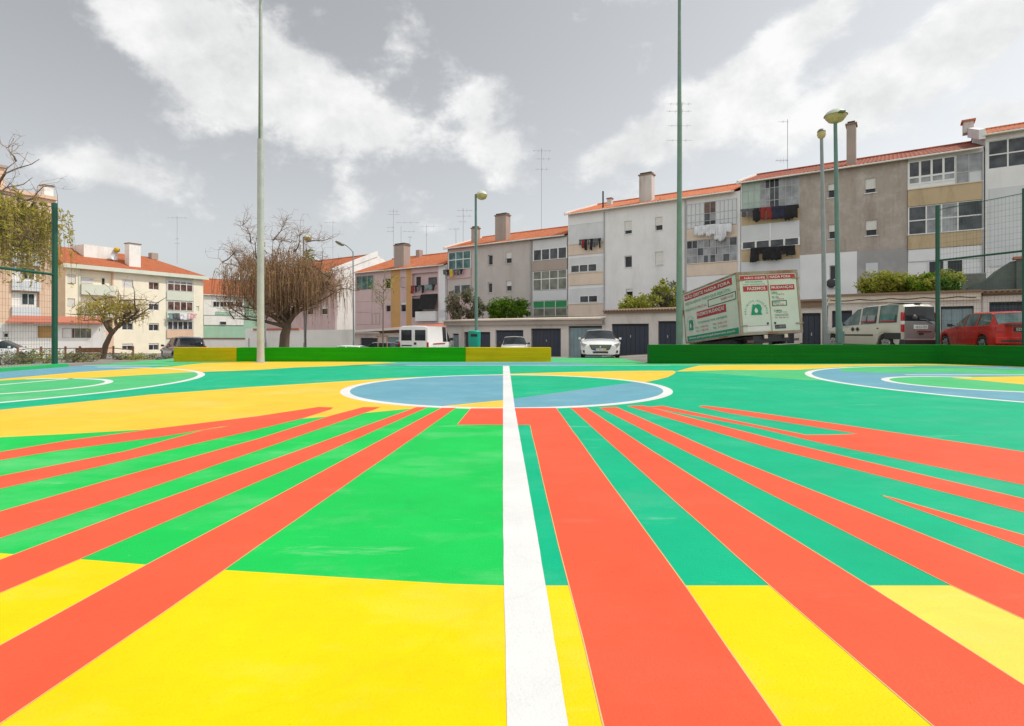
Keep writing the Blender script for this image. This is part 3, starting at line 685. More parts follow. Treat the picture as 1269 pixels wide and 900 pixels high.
# --- bright white block in the middle
b = Block(main, 'apartment_block', 'white apartment block with plain wall of small shuttered windows beside grey balcony stacks', 'apartment block', 704, 917.5, -.8, GRP)
ze = b.Z(810,251.5); Wd = b.W
body(b, 0, Wd-.05, ze, DEP, RISE, 'white_wall'); ro, _, zr = roof(b, -.1, Wd-.35, ze+.05, DEP, RISE, 'tile_new', verge='fascia_white')
w_r = [(774,783,274,290,.72),(774,783,317,331.5,.08),(775.5,784,358,372,.25),(812,821,269,285.5,.62),(812,822,312,328.5,.97),(813,822,355,368,.15)]
holes = [b.rect(*w[:4]) for w in w_r]
front(b, b.X(749.5), b.X(848), -2.5, ze, holes, M['white_wall'])
for h, w in zip(holes, w_r): window(b, h, w[4], fr='alu_grey')
front(b, 0, b.X(749.5)-.002, -2.5, ze, [], M['panel_white'], y=.02, rev=.28)
def zrow(x0,x1,yt,yb): return b.rect(x0,x1,yt,yb)
glazing(b, zrow(705.5,749,277,301.5), 5, 1, 'panel', 'alu', bar=.03, y=-.05)
band(b, zrow(704.5,749,302,315), 'beige_band', -.07, lip='fascia')
band(b, zrow(706,749,318.5,338), 'panel', -.04); glazing(b, zrow(708,740,328,337.3), 3, 1, 'glass_grey', 'alu', y=-.09, bar=.09)
band(b, zrow(704.5,749,338.5,353), 'beige_band', -.07, lip='fascia')
band(b, zrow(706,749,357,376.5), 'panel', -.04); glazing(b, zrow(719,741,366.5,375), 2, 1, 'glass_grey', 'alu', y=-.09, bar=.09)
band(b, zrow(704.5,749,377,392), 'beige_band', -.07, lip='fascia')
front(b, b.X(848)+.002, Wd, -2.5, ze, [], M['white_wall'], y=.0, rev=.28)
r = zrow(851.5,913,250,281)
glazing(b, r, [0,.09,.18,.27,.36,.48,.59,.68,.76,.84,.92,1], [0,.25,.55,1], 'panel', 'alu_grey', y=-.06, bar=.035, opaque={(4,j):('glass','glass_grey','brown_glass')[j] for j in range(3)} | {(5,j):('glass','curtain','brown_glass')[j] for j in range(3)})
band(b, zrow(851,914,281.5,296), 'beige_band', -.05)
glazing(b, zrow(851.5,913.5,296.5,325.5), [0,.11,.22,.345,.44,.475,.585,.62,.73,.86,1], [0,.33,.66,1], 'curtain', 'alu_grey', y=-.06, bar=.045, opaque={(0,2):'glass',(1,2):'glass_grey',(2,1):'glass_grey',(3,0):'glass_grey',(4,2):'glass',(6,1):'glass_grey',(9,2):'glass_grey',(8,0):'glass_grey',(5,0):'glass_grey'})
band(b, zrow(851,914,326,341), 'beige_band', -.05, lip='fascia'); band(b, zrow(851.5,914,343,372), 'panel_white', -.05)
downpipe(b, b.X(849.5), -1, ze-.2); downpipe(b, b.X(749), 2, ze-.2)
chimney(b, ro, 792,807.5,215.5,256, 'chimney_white', .9, .7)
xq = b.X(743.5); MB().tube([(xq,.6,ze-.2),(xq,.6,ze+1.75)], .07, 8).build('stove_pipe', M['dark'], ro)
v_ = MB().box(xq-.75,xq-.35,3.0,3.4,ze+.8,ze+1.65).build('vent', M['chimney_white'], ro); MB().box(xq-.8,xq-.3,2.95,3.45,ze+1.65,ze+1.75).build('cap', M['fascia_brown'], v_)
B_blk = b

# --- grey-pink block
b = Block(main, 'apartment_block', 'grey-pink apartment block with streaked wall, two chimneys and teal corner glazing', 'apartment block', 554.5, 703, -1.6, GRP)
ze = b.Z(620,301); Wd = b.W
body(b, 0, Wd-.05, ze, DEP, RISE, 'grey_wall'); ro, _, zr = roof(b, -.15, Wd-.1, ze+.05, DEP, RISE, 'tile_new', verge='fascia_white')
w_r = [(604.5,610.5,316,328.5,.0),(626.5,634,312.5,326.5,.55),(604.5,610,350,363,.1),(627,634,348,361,.5)]
holes = [b.rect(*w[:4]) for w in w_r]
front(b, b.X(584.5), b.X(656.5), -2.5, ze, holes, M['grey_wall'])
for h, w in zip(holes, w_r): window(b, h, w[4], fr='alu', sill='grey_wall')
front(b, 0, b.X(584.5)-.002, -2.5, ze, [], M['pink_wall'], y=.02, rev=.28)
glazing(b, zrow(556.5,583.5,312,333.5), 3, [0,.55,1], 'glass_teal', 'alu', bar=.08)
band(b, zrow(555,584,334,345), 'pink_wall', -.08, lip='fascia'); band(b, zrow(556,584,347,366.5), 'grey_wall', -.04)
glazing(b, zrow(564,583,353.5,364), [0,.36,.44,1], 1, 'glass_grey', 'alu_grey', y=-.09, opaque={(1,0):'panel'}); glazing(b, zrow(556.5,563,361,365.5), 1, 1, 'brown_glass', 'alu_grey', y=-.09)
front(b, b.X(656.5)+.002, Wd, -2.5, ze, [], M['grey_wall'], y=.12, rev=.18)
front_x = (660.5,702.5)
band(b, zrow(660.5,702.5,296,321.5), 'panel', -.02); glazing(b, zrow(661.5,702.5,308,322), 4, 1, 'glass_grey', 'panel_white', y=-.07, bar=.10)
band(b, zrow(660,703,322.5,335), 'brown_band', -.08)
glazing(b, zrow(661,702.5,335.5,359.5), 4, [0,.58,1], 'curtain_olive', 'alu', y=-.05, bar=.08)
band(b, zrow(660.5,703,360,372.5), 'panel', -.07)
glazing(b, zrow(661,703,373,381.5), 3, 1, 'green_board', 'alu', y=-.05); glazing(b, zrow(661,703,382.2,392), 3, 1, 'curtain_olive', 'alu', y=-.05)
downpipe(b, b.X(657.8), -1, ze-.2)
chimney(b, ro, 613.5,627,266,302, 'chimney', .8, .75); chimney(b, ro, 584,590.5,282,303, 'chimney', 1.6, .6)
C_blk = b

# --- pink and ochre block
b = Block(main, 'apartment_block', 'low pink and ochre apartment block with a dark balcony awning and tall chimney', 'apartment block', 440, 553.8, -2.4, GRP)
ze = b.Z(496,333.5); Wd = b.W
body(b, 0, Wd-.05, ze, DEP, RISE+.3, 'pink_wall'); ro, _, zr = roof(b, -.15, Wd-.1, ze+.05, DEP, RISE+.3, 'tile_new')
front(b, 0, b.X(471), -2.5, ze, [], M['pink_wall'])
glazing(b, zrow(442,463,342,359), 3, 1, 'glass_teal', 'alu_grey', y=-.05, bar=.04)
for (yy0,yy1) in ((359.5,374),(374.5,387),(388,402)): band(b, zrow(442,461,yy0,yy1), 'pink_wall', -.05)
for (yy0,yy1) in ((359,374),(388,402)): glazing(b, zrow(461.5,470.5,yy0,yy1), 2, 1, 'pink_wall', 'brown_band', y=-.03, bar=.09)
wr1 = [b.rect(477.5,484,344.5,357.5), b.rect(478,484,378,386.5)]
front(b, b.X(471)+.002, b.X(484.5), -2.5, ze, wr1, M['pink_wall'])
for h in wr1: window(b, h, .1, fr='brown_band')
front(b, b.X(484.5)+.002, b.X(496), -2.5, ze, [], M['ochre_wall'])
wr2 = [b.rect(496.5,503,343.5,357), b.rect(496.5,503,374,386.5)]
front(b, b.X(496)+.002, b.X(503.5), -2.5, ze, wr2, M['pink_wall'])
window(b, wr2[0], .93, fr='alu_grey', sh='pink_wall'); window(b, wr2[1], .3, fr='alu_grey')
front(b, b.X(503.5)+.002, b.X(510), -2.5, ze, [], M['ochre_wall'])
# open balconies: deep opening with back wall
op1 = b.rect(510.5,542.5,338,356); op2 = b.rect(510.5,542.5,366,386)
front(b, b.X(510)+.002, b.X(543.5), -2.5, ze, [op1, op2], M['pink_wall'], rev=.28)
for (x0,x1,y0,y1,mt) in ((514,519,343,355,'dark'),(529,539,343.5,353,'glass_grey')):
    q = b.rect(x0,x1,y0,y1); MB().box(q[0],q[1],.24,.29,q[2],q[3]).build('window', M[mt], b.o)
q = b.rect(511,542.5,366,386); aw = MB(); aw.add([(q[0]+1.3,-.55,q[2]+.2),(q[1],-.55,q[2]+.2),(q[1],-.05,q[3]+.1),(q[0]+1.3,-.05,q[3]+.1),(q[0]+1.3,-.5,q[2]+.2),(q[1],-.5,q[2]+.2),(q[1],-.02,q[3]+.05),(q[0]+1.3,-.02,q[3]+.05)],
   [(0,1,2,3),(7,6,5,4),(0,4,5,1),(3,2,6,7),(0,3,7,4),(1,5,6,2)]); aw.build('awning', M['cloth_black'], b.o)
MB().box(q[0],q[0]+1.25,-.04,.0,q[2]-.6,q[3]-.3).build('awning', M['cloth_black'], b.o)
band(b, zrow(517,542,386,398), 'panel_white', -.3, 'balcony_front')
front(b, b.X(543.5)+.002, Wd, -2.5, ze, [], M['panel_white'], y=-.02, rev=.28)
q = zrow(543.5,553.5,384,393); band(b, q, 'panel', -.06); downpipe(b, b.X(553), -1, ze-.2)
chimney(b, ro, 488.3,500.3,303,335, 'chimney', .5, 1.0)
v_ = MB().box(b.X(473),b.X(477.5),5.4,6.0,zr-.3,zr+.7).build('vent', M['chimney'], ro)
D_blk = b
# --- white-gabled block behind the willow
rowE = Row((at(415,70),70,), (.82,-.572))
b = Block(rowE, 'apartment_block', 'white-gabled apartment block with dull orange roof, half hidden behind the brown willow', 'apartment block', 330, 415, -2.4, GRP)
ze = b.Z(415,336.5); Wd = b.W
body(b, 0, Wd, ze, 14, 3.0, 'far_white'); ro, _, zr = roof(b, -.1, Wd-.25, ze+.05, 14, 3.0, 'tile_far')
v = MB(); v.add([(Wd-.2,-.4,ze-.3),(Wd+.1,-.4,ze-.3),(Wd+.1,-.4,ze+.35),(Wd-.2,-.4,ze+.35),(Wd-.2,7,zr-.3),(Wd+.1,7,zr-.3),(Wd+.1,7,zr+.4),(Wd-.2,7,zr+.4)],[(0,1,2,3),(4,7,6,5),(0,4,5,1),(3,2,6,7),(0,3,7,4),(1,5,6,2)]); v.build('fire_wall', M['far_white'], b.o)
hs = [b.rect(x, x+8, y0, y0+12) for x in (345,362,380,398) for y0 in (352,378)]
front(b, 0, Wd-.002, -2.5, ze, hs, M['pink_wall'])
for h in hs: window(b, h, .4)
E_blk = b

# --- the cream block on the left
left = Row((at(168,70.8),70.8), (.46,.888))
LG = 'sunlit blocks on the left'
b = Block(left, 'apartment_block', 'cream apartment block with pale green balconies and orange hipped roof on the left', 'apartment block', 81, 252, -2.2, LG)
ze = b.Z(168,335.5); Wd = b.W
body(b, 0, Wd-.02, ze, 11, 2.6, 'cream_wall', gable=False)
# hipped roof
rf = MB(); ov = .5; rdg = ze+2.7
def hip(X0,X1,y0,y1,z,zr,ins):
    ym = (y0+y1)/2; vs = [(X0,y0,z),(X1,y0,z),(X1,y1,z),(X0,y1,z),(X0+.2,ym,zr),(X1-ins,ym,zr)]
    return vs, [(0,1,5,4),(1,2,5),(2,3,4,5),(3,0,4),(0,3,2,1)]
vs, fs = hip(-.4,Wd+.4,-ov,11+ov,ze+.02,rdg,5.2); rf.add(vs, fs); ro = rf.build('roof', M['tile_far'], b.o)
MB().box(-.45,Wd+.45,-ov-.1,-ov+.12,ze-.42,ze+.06).build('fascia', M['palegreen'], b.o)
MB().box(-.43,Wd+.43,-ov+.13,.02,ze-.3,ze-.02).build('soffit', M['cream_wall'], b.o)
att = MB(); q0, q1 = b.X(118), b.X(160); att.box(q0,q1,2.6,5.6,ze+.3,ze+2.95); att.build('attic_box', M['far_white'], ro)
s_ = MB(); s_.lathe([(0,.0),(.3,.04),(.45,.13),(.5,.2)], 16); d_ = s_.build('satellite_dish', M['panel'], ro, (b.X(151),2.2,ze+1.75)); d_.rotation_euler = (R(80),0,R(20))
yb_ = MB().lathe([(0,-.35),(.25,-.25),(.35,0),(.25,.25),(0,.35)],14); yb_.build('roof_lamp', M['cloth_yellow'], ro, (b.X(158),2.4,ze+2.7))
cx0 = b.X(164.0); ch = MB().box(cx0,cx0+1.4,.7,1.7,ze-.2,ze+3.5).build('chimney', M['far_white'], ro); MB().box(cx0-.08,cx0+1.48,.62,1.78,ze+3.5,ze+3.62).build('cap', M['fascia_brown'], ch)
v_ = MB().box(b.X(212),b.X(212)+.9,4.5,5.3,rdg-.4,rdg+.5).build('vent', M['chimney'], ro)
hs = []; wi = []
for k,(y0,y1) in enumerate(((346.5,357),(373,384),(399,409),(426,434))):
    hs.append(b.rect(151.5,165,y0,y1)); wi.append((1,.35,.2,.35)[k])
for k,(y0,y1) in enumerate(((350,359),(374.5,384.5),(400.5,410),(425.5,434))):
    hs.append(b.rect(184.5,197,y0,y1)); wi.append((0,.25,.2,.25)[k])
front(b, b.X(141), b.X(205), -2.5, ze, hs, M['cream_wall'])
for h, s in zip(hs, wi): window(b, h, s, nx=2, fr='alu', gl='brown_glass' if s == 0 else 'glass_grey', sill=False)
hs = [b.rect(83.5,94,340,352), b.rect(83.5,93,370,380), b.rect(83,92,398,404)]
front(b, 0, b.X(97), -2.5, ze, hs, M['cream_wall'])
for h in hs: window(b, h, .93, fr='alu', sill=False)
MB().box(b.X(97)+.002,b.X(99.5),-.06,.3,-2.5,ze).build('pilaster', M['palegreen'], b.o)
ops = [b.rect(100,139.5,336.5,353), b.rect(100,139.5,366,392), b.rect(100,139.5,394,407)]
front(b, b.X(99.5)+.002, b.X(141)-.002, -2.5, ze, ops, M['salmon_wall'], rev=.29)
for o_ in ops[:1]:
    w_ = b.rect(102,117,344,351); MB().box(w_[0],w_[1],.25,.29,w_[2],w_[3]).build('shutter', M['panel'], b.o)
    w_ = b.rect(128,131,345,352.5); MB().box(w_[0],w_[1],.25,.29,w_[2],w_[3]).build('door', M['dark'], b.o)
band(b, b.rect(99.7,140,353,366), 'palegreen', -.25); band(b, b.rect(99.7,140,380,393), 'palegreen', -.25)
glazing(b, b.rect(100.5,139.5,396,406.5), 5, 1, 'brown_glass', 'alu', y=.1)
front(b, b.X(205)+.002, Wd-.5, -2.5, ze, [], M['palegreen'], y=.02, rev=.27)
glazing(b, b.rect(207.5,238.5,349,361), 4, [0,.72,1], 'brown_glass', 'alu', y=-.06, bar=.1, opaque={(i,1):'curtain' for i in range(4)})
band(b, b.rect(206.5,239,361.5,372.5), 'palegreen', -.1)
glazing(b, b.rect(207.5,238.5,374,385), 4, 1, 'brown_glass', 'alu', y=-.06, bar=.1); band(b, b.rect(206.5,239,386,397.5), 'palegreen', -.1)
glazing(b, b.rect(207.5,238.5,398.5,408.5), 5, 1, 'glass_grey', 'alu', y=-.06, bar=.1); band(b, b.rect(206.5,239,409,419), 'salmon_wall', -.1)
front(b, b.X(239.5), Wd-.05, -2.5, ze-.05, [b.rect(243,246.5,379.5,386)], M['cream_wall'], y=-.05, rev=.34)
G_blk = b
# --- mint block beyond
rowF = Row((at(250,81),81), (.62,.78))
b = Block(rowF, 'apartment_block', 'small mint-green and white block between the cream block and the brown willow', 'apartment block', 251.5, 345, -2.4, LG)
ze = b.Z(275,366); Wd = b.W
body(b, 0, Wd, ze, 11, 2.6, 'mint_wall'); ro, _, zr = roof(b, -.1, Wd, ze+.05, 11, 2.8, 'tile_far')
front(b, 0, Wd-.002, -2.5, ze, [], M['mint_wall'])
band(b, b.rect(252,302,366.5,391), 'far_white', -.08); band(b, b.rect(252.5,302,392,403), 'far_white', -.08)
for x0,x1 in ((264,271),(273,280),(281.5,288.5),(293,300)): glazing(b, b.rect(x0,x1,374,380), 2, 1, 'glass', 'alu_grey', y=-.14)
glazing(b, b.rect(267,287,386.5,390), 1, 1, 'mint_wall', 'mint_wall', y=-.14); glazing(b, b.rect(272,280,398.5,402.5), 1, 1, 'glass_grey', 'alu', y=-.14)
glazing(b, b.rect(293,302,394,403), 2, 1, 'curtain', 'alu', y=-.1)
for x in (318,330): glazing(b, b.rect(x,x+8,390,403), 3, 1, 'curtain', 'alu', y=-.1)
# --- tall salmon block at the far left
rowH = Row((at(69,57),57), (.46,.888))
b = Block(rowH, 'apartment_block', 'tall salmon apartment block at the left edge behind the green willow', 'apartment block', -120, 69, -1.5, LG)
ze = b.Z(60,247); Wd = b.W
body(b, 0, Wd, ze, 11, 2.0, 'salmon_wall', gable=False)
cols = [(-112,-60),(-48,-6),(14,49)]
bx = []
for (x0,x1) in cols:
    for k in range(5):
        y0 = 267 + k*31.6
        bx.append((x0,x1,y0,y0+19))
hs = [b.rect(x0,x1,y0,y1,40) if x0 > 0 else (b.X(x0),b.X(x1))+b.rect(14,49,y0,y1)[2:] for x0,x1,y0,y1 in bx]
front(b, 0, Wd-.002, -2.5, ze, hs, M['salmon_wall'], rev=.29)
for i, h in enumerate(hs):
    zb = h[2]; band(b, (h[0],h[1],zb-.95,zb), 'panel', -.22)
    wmid = h[0]+(h[1]-h[0])*.4
    MB().box(h[0]+.1,h[1]-.1,.24,.285,h[2],h[3]-.1).build('wall', M['far_white'], b.o)
    glazing(b, (wmid,wmid+1.0,h[2]+.25,h[3]-.2), 2, 1, 'glass_grey', 'alu', y=.2)
pr = MB().box(-.1,Wd+.1,-.25,11.2,ze,ze+.35); pr.build('parapet', M['salmon_wall'], b.o)
st = MB(); st.box(Wd-12,Wd-3.6,1.5,9,ze+.35,ze+2.6); st.build('roof_house', M['salmon_wall'], b.o)
MB().box(Wd-12.2,Wd-3.4,1.3,9.2,ze+2.6,ze+2.85).build('roof', M['brown_band'], b.o)
c_ = MB().box(Wd-.9,Wd-.1,.2,1.0,ze+.35,ze+1.4).build('chimney', M['far_white'], b.o); MB().box(Wd-1,Wd+.02,.1,1.1,ze+1.4,ze+1.5).build('cap', M['fascia_brown'], c_)

# ------------------------------------------------------------------ low white annexe on the left and garden walls
rowA = Row((at(60,44),44), (.80,.60))
b = Block(rowA, 'annexe', 'long low white annexe with red tiled edge and open porch below the left blocks', 'annexe', -60, 131, -1.6)
zt = zat(401,44)+1.6; Wd = b.W
ops = [b.rect(46.5,66,404,419), b.rect(77,113,407,419), b.rect(4,10.5,411.5,418.5)]
front(b, 0, Wd, -1.5, zt, ops, M['far_white'], rev=.29); MB().box(0,Wd,.3,4,-1.5,zt).build('wall', M['far_white'], b.o)
MB().box(ops[0][0],ops[0][1],.24,.285,ops[0][2],ops[0][3]).build('porch_wall', M['ochre_wall'], b.o)
glazing(b, ops[1], [0,.33,.42,.62,.82,1], 1, 'curtain_olive', 'brown_band', y=.1, opaque={(0,0):'far_white',(1,0):'brown_glass'}); window(b, ops[2], .3)
rf = MB(); rf.add([(b.X(8),-.5,zt+.02),(Wd-.2,-.5,zt-.02),(Wd-.2,4,zt+.55),(b.X(8),4,zt+.6),(b.X(8),-.5,zt+.12),(Wd-.2,-.5,zt+.08),(Wd-.2,4,zt+.66),(b.X(8),4,zt+.7)],[(0,3,2,1),(4,5,6,7),(0,1,5,4),(1,2,6,5),(2,3,7,6),(3,0,4,7)]); rf.build('roof', M['brickred'], b.o)

def garden_wall(x0, x1, yt0, yt1, Y0, Y1, mat, label, coping=None, cx=None, zb=-1.6):
    a = Vector((at(x0,Y0),Y0)); c = Vector((at(x1,Y1),Y1)); d = c-a; L = d.length
    o = thing('garden_wall', label, 'wall', (a.x,a.y,zb), math.atan2(d.y,d.x))
    z0, z1 = zat(yt0,Y0)-zb, zat(yt1,Y1)-zb
    m_ = MB(); m_.add([(0,0,-.5),(L,0,-.5),(L,.25,-.5),(0,.25,-.5),(0,0,z0),(L,0,z1),(L,.25,z1),(0,.25,z0)],[(0,3,2,1),(4,5,6,7),(0,1,5,4),(1,2,6,5),(2,3,7,6),(3,0,4,7)]); m_.build('wall', M[mat], o)
    if coping:
        f0, f1 = cx or (0,1)
        k = MB(); za, zb_ = z0+(z1-z0)*f0, z0+(z1-z0)*f1
        k.add([(L*f0,-.08,za+.003),(L*f1,-.08,zb_+.003),(L*f1,.33,zb_+.003),(L*f0,.33,za+.003),(L*f0,-.08,za+.14),(L*f1,-.08,zb_+.14),(L*f1,.33,zb_+.14),(L*f0,.33,za+.14)],[(0,3,2,1),(4,5,6,7),(0,1,5,4),(1,2,6,5),(2,3,7,6),(3,0,4,7)]); k.build('coping', M[coping], o)
    return o
garden_wall(309,437,409.5,408.5,44,43,'far_white','plain white wall with part brick-red coping behind the brown willow trunk','brickred',(.04,.49))
garden_wall(215,337,420.5,420.8,52,50,'far_white','low whitewashed wall with dark brown coping behind the dark car','fascia_brown')
o = garden_wall(304,318,407.5,408,45.5,45.2,'far_white','short white gatepost wall with narrow dark opening by the mint block')
MB().box(.35,.6,-.03,-.003,.2,2.2).build('opening', M['dark'], o)

# ------------------------------------------------------------------ garages
gar = Row((4.51,34.0), (.82,-.572))
GG = 'rows of lock-up garages'
def garage(xl, xr, yroof, xref, doors, label, fmat, fh=.35, over=.3, roofmat='fascia', mat='garage_wall', corr=False, depth=5):
    g0 = zat(444.6, gar.depth(725)) ; b = Block(gar, 'garage_row', label, 'garages', xl, xr, 0, GG)
    p = gar.pt((b.t0+gar.t(xr))/2); gg = gz(p.x, p.y); b.g = gg; b.o.location.z = gg
    zt = b.Z(xref, yroof); W_ = b.W; hs = [b.rect(x0,x1,yt,460,(x0+x1)/2)[:2] + (-.3, b.Z((x0+x1)/2,yt)) for x0,x1,yt,_ in doors]
    front(b, 0, W_-.002, -.6, zt-.3, hs, M[mat], rev=.3); 
    MB().box(0,W_-.002,.302,depth,-.6,zt-.3).build('wall', M[mat], b.o)
    for (x0,x1,yt,mt),h in zip(doors,hs):
        mb = MB(); n = max(3,int((h[1]-h[0])/.28)); w = (h[1]-h[0]-.06)/n
        for k in range(n): mb.box(h[0]+.03+k*w+.008,h[0]+.03+(k+1)*w-.008,.14,.17,h[2]+.03,h[3]-.12)
        mb.box(h[0]+.03,h[1]-.03,.175,.2,h[2]+.03,h[3]-.02); d_ = mb.build('door', M[mt], b.o)
        MB().box((h[0]+h[1])/2-.02,(h[0]+h[1])/2+.02,.09,.14,.95,1.1).build('handle', M['steel'], d_)
        MB().box(h[0]+.02,h[1]-.02,.10,.2,h[3]-.1,h[3]-.02).build('door_track', M['dark'], d_)
    rf = MB()
    if corr:
        n = int(W_/.045); vs = []; fs = []
        for k in range(n+1):
            x = -.05+(W_+.05)*k/n; zz = .04*math.sin(x*2*math.pi/.18)
            vs += [(x,-over,zt-.14+zz),(x,depth+.2,zt+.2+zz),(x,-over,zt-.16+zz),]
        for k in range(n): fs += [(3*k,3*k+3,3*k+4,3*k+1),(3*k+2,3*k+5,3*k+3,3*k)]
        rf.add(vs, fs); rf.box(0,W_-.01,-.05,depth,zt-.31,zt-.2)
    else:
        rf.add([(-.03,-over,zt-.10),(W_-.03,-over,zt-.10),(W_-.03,depth+.2,zt+.12),(-.03,depth+.2,zt+.12),(-.03,-over,zt),(W_-.03,-over,zt),(W_-.03,depth+.2,zt+.22),(-.03,depth+.2,zt+.22)],[(0,3,2,1),(4,5,6,7),(0,1,5,4),(1,2,6,5),(2,3,7,6),(3,0,4,7)])
    rf.build('roof', M[roofmat], b.o)
    MB().box(.0,W_-.03,-over+.12,-.003,zt-.10-fh*.7,zt-.102).build('fascia', M[fmat], b.o)
    return b
garage(553,749.5,395.5,640,[(561,568.5,413.5,'door_pale'),(575,607.5,411.5,'door_blue'),(614,648.5,409.2,'door_blue'),(658,695,407.1,'door_blue'),(704.5,746,404.1,'door_pale')],
       'long garage row with pale fascia and dark blue doors behind the white saloon car','brown_band',.42,.4,'fascia')
garage(750,846,381.5,790,[(758,804,401.3,'door_blue'),(815.5,838,398,'door_blue')],'taller garage pair with corrugated roof between white car and truck','fascia_brown',.3,.35,'fascia_brown',corr=True)
garage(847,1025,371.5,1000,[(862,895,396,'door_blue'),(905,945,392,'door_blue'),(952,984,389,'door_blue'),(994,1017,388,'door_blue')],'garage row with brown fascia mostly hidden behind the moving truck','fascia_brown',.4,.3,'fascia_brown')
b = garage(1026,1216.5,364,1075,[(1031,1056,385,'door_blue'),(1082,1118,383,'door_blue'),(1166,1207,379.5,'door_pale')],'garage row with plain beige fascia and looping cable behind the beige van','fascia',.45,.3,'fascia_brown')
mb = MB(); pts = []
for k in range(41):
    f_ = k/40; pts.append((.1+(b.W-.3)*f_, -.2, b.Z(1075,371)+.0-.06*abs(math.sin(f_*9*math.pi/2))))
mb.tube(pts, .018, 5); mb.build('cable', M['plastic'], b.o)
garage(1217.5,1420,357,1245,[(1226,1275,374,'door_blue'),(1285,1330,372,'door_blue')],'garage row with wavy corrugated roof behind the red car','fascia_brown',.2,.35,'fascia_brown',corr=True)
# low red-roofed garage with white verge
gl = Row((at(500,43),43), (.9,-.435))
b = Block(gl, 'garage_row', 'low garage with red roof and white verge left of the white van', 'garages', 436, 552.5, -1.2, GG)
z0, z1 = b.Z(440,411), b.Z(552,402.5); W_ = b.W
hs = [(b.X(446.8),b.X(468),-.3,b.Z(457,419)), (b.X(479),b.X(494),-.3,b.Z(486,418)), (b.X(505),b.X(535),-.3,b.Z(520,416))]
front(b, 0, W_, -.6, z0-.15, hs, M['garage_wall']); MB().box(0,W_,.302,6,-.6,z0-.15).build('wall', M['garage_wall'], b.o)
for h,mt in zip(hs,('door_blue','door_pale','door_blue')): 
    d_ = MB().box(h[0]+.02,h[1]-.02,.12,.18,h[2],h[3]-.02).build('door', M[mt], b.o); MB().box((h[0]+h[1])/2-.02,(h[0]+h[1])/2+.02,.08,.118,.9,1.05).build('handle', M['steel'], d_)
def slab(pts, th, mat, name, par):
    m_ = MB(); n = len(pts); m_.add([tuple(p) for p in pts]+[(p[0],p[1],p[2]-th) for p in pts],[tuple(range(n)),tuple(reversed(range(n,2*n)))]+[(i,i+n,(i+1)%n+n,(i+1)%n) for i in range(n)]); return m_.build(name, mat, par)
ym = 5.0
r1 = slab([(0,-.4,z0),(b.X(524),-.4,z0+.30),(b.X(524)+.6,ym,z1+.38),(0,ym,z0+.12)],.10,M['brickred'],'roof',b.o)
slab([(b.X(524)+.02,-.4,z0+.30),(W_+.3,-.4,z0+.26),(W_+.3,ym,z1+.3),(b.X(524)+.62,ym,z1+.38)],.10,M['brickred'],'roof',b.o)
slab([(-.1,-.55,z0+.06),(b.X(524),-.55,z0+.40),(b.X(524),-.41,z0+.40),(-.1,-.41,z0+.06)],.17,M['fascia_white'],'verge',r1)
slab([(b.X(524)+.01,-.55,z0+.40),(W_+.35,-.55,z0+.33),(W_+.35,-.41,z0+.33),(b.X(524)+.01,-.41,z0+.40)],.17,M['fascia_white'],'verge',r1)
slab([(b.X(470),-.405,z0+.18),(b.X(524),-.405,z0+.36),(b.X(524),.1,z0+.0),(b.X(470),.1,z0-.1)],.05,M['fascia_brown'],'soffit',r1)
# white plinth wall and tarpaulin shed at the right
rowT = Row((at(1235,27.5),27.5), (.82,-.572))
b = Block(rowT, 'shed', 'makeshift shed with sagging grey-green tarpaulin roof above the garages at the right', 'shed', 1198, 1300, .2)
pr = [(b.X(x), b.Z(x,y)) for x,y in ((1199,357),(1215,351),(1228,343),(1240,332),(1252,324.5),(1262,322.5),(1300,322),(1300,362),(1199,362))]
mb = MB(); mb.prism(pr, 0, 2.5, 'y'); mb.build('tarpaulin', M['tarp'], b.o)
q = b.rect(1259,1300,320.5,362); MB().box(q[0],q[1],-.12,-.02,q[2],q[3]).build('wall', M['tarp'], b.o); MB().box(q[0]-.1,q[1],-.2,.3,q[3],q[3]+.12).build('coping', M['brickred'], b.o)
MB().box(.1,b.W,.1,2.4,-.5,1.5).build('base', M['garage_wall'], b.o)
rowT2 = Row((at(1205,29.5),29.5), (.82,-.572))
b = Block(rowT2, 'screen', 'small grey-green screen panel above the garage roof beside the leafy shrub', 'screen', 1191, 1222, .2)
q = b.rect(1191,1222,340,368); MB().box(q[0],q[1],0,.06,q[2],q[3]).build('panel', M['curtain_olive'], b.o); MB().box(q[0],q[1],-.03,.09,q[3],q[3]+.06).build('rail', M['alu_grey'], b.o)
MB().box(q[0]+.1,q[0]+.2,0,.08,-.3,q[2]).box(q[1]-.2,q[1]-.1,0,.08,-.3,q[2]).build('support', M['alu_grey'], b.o)
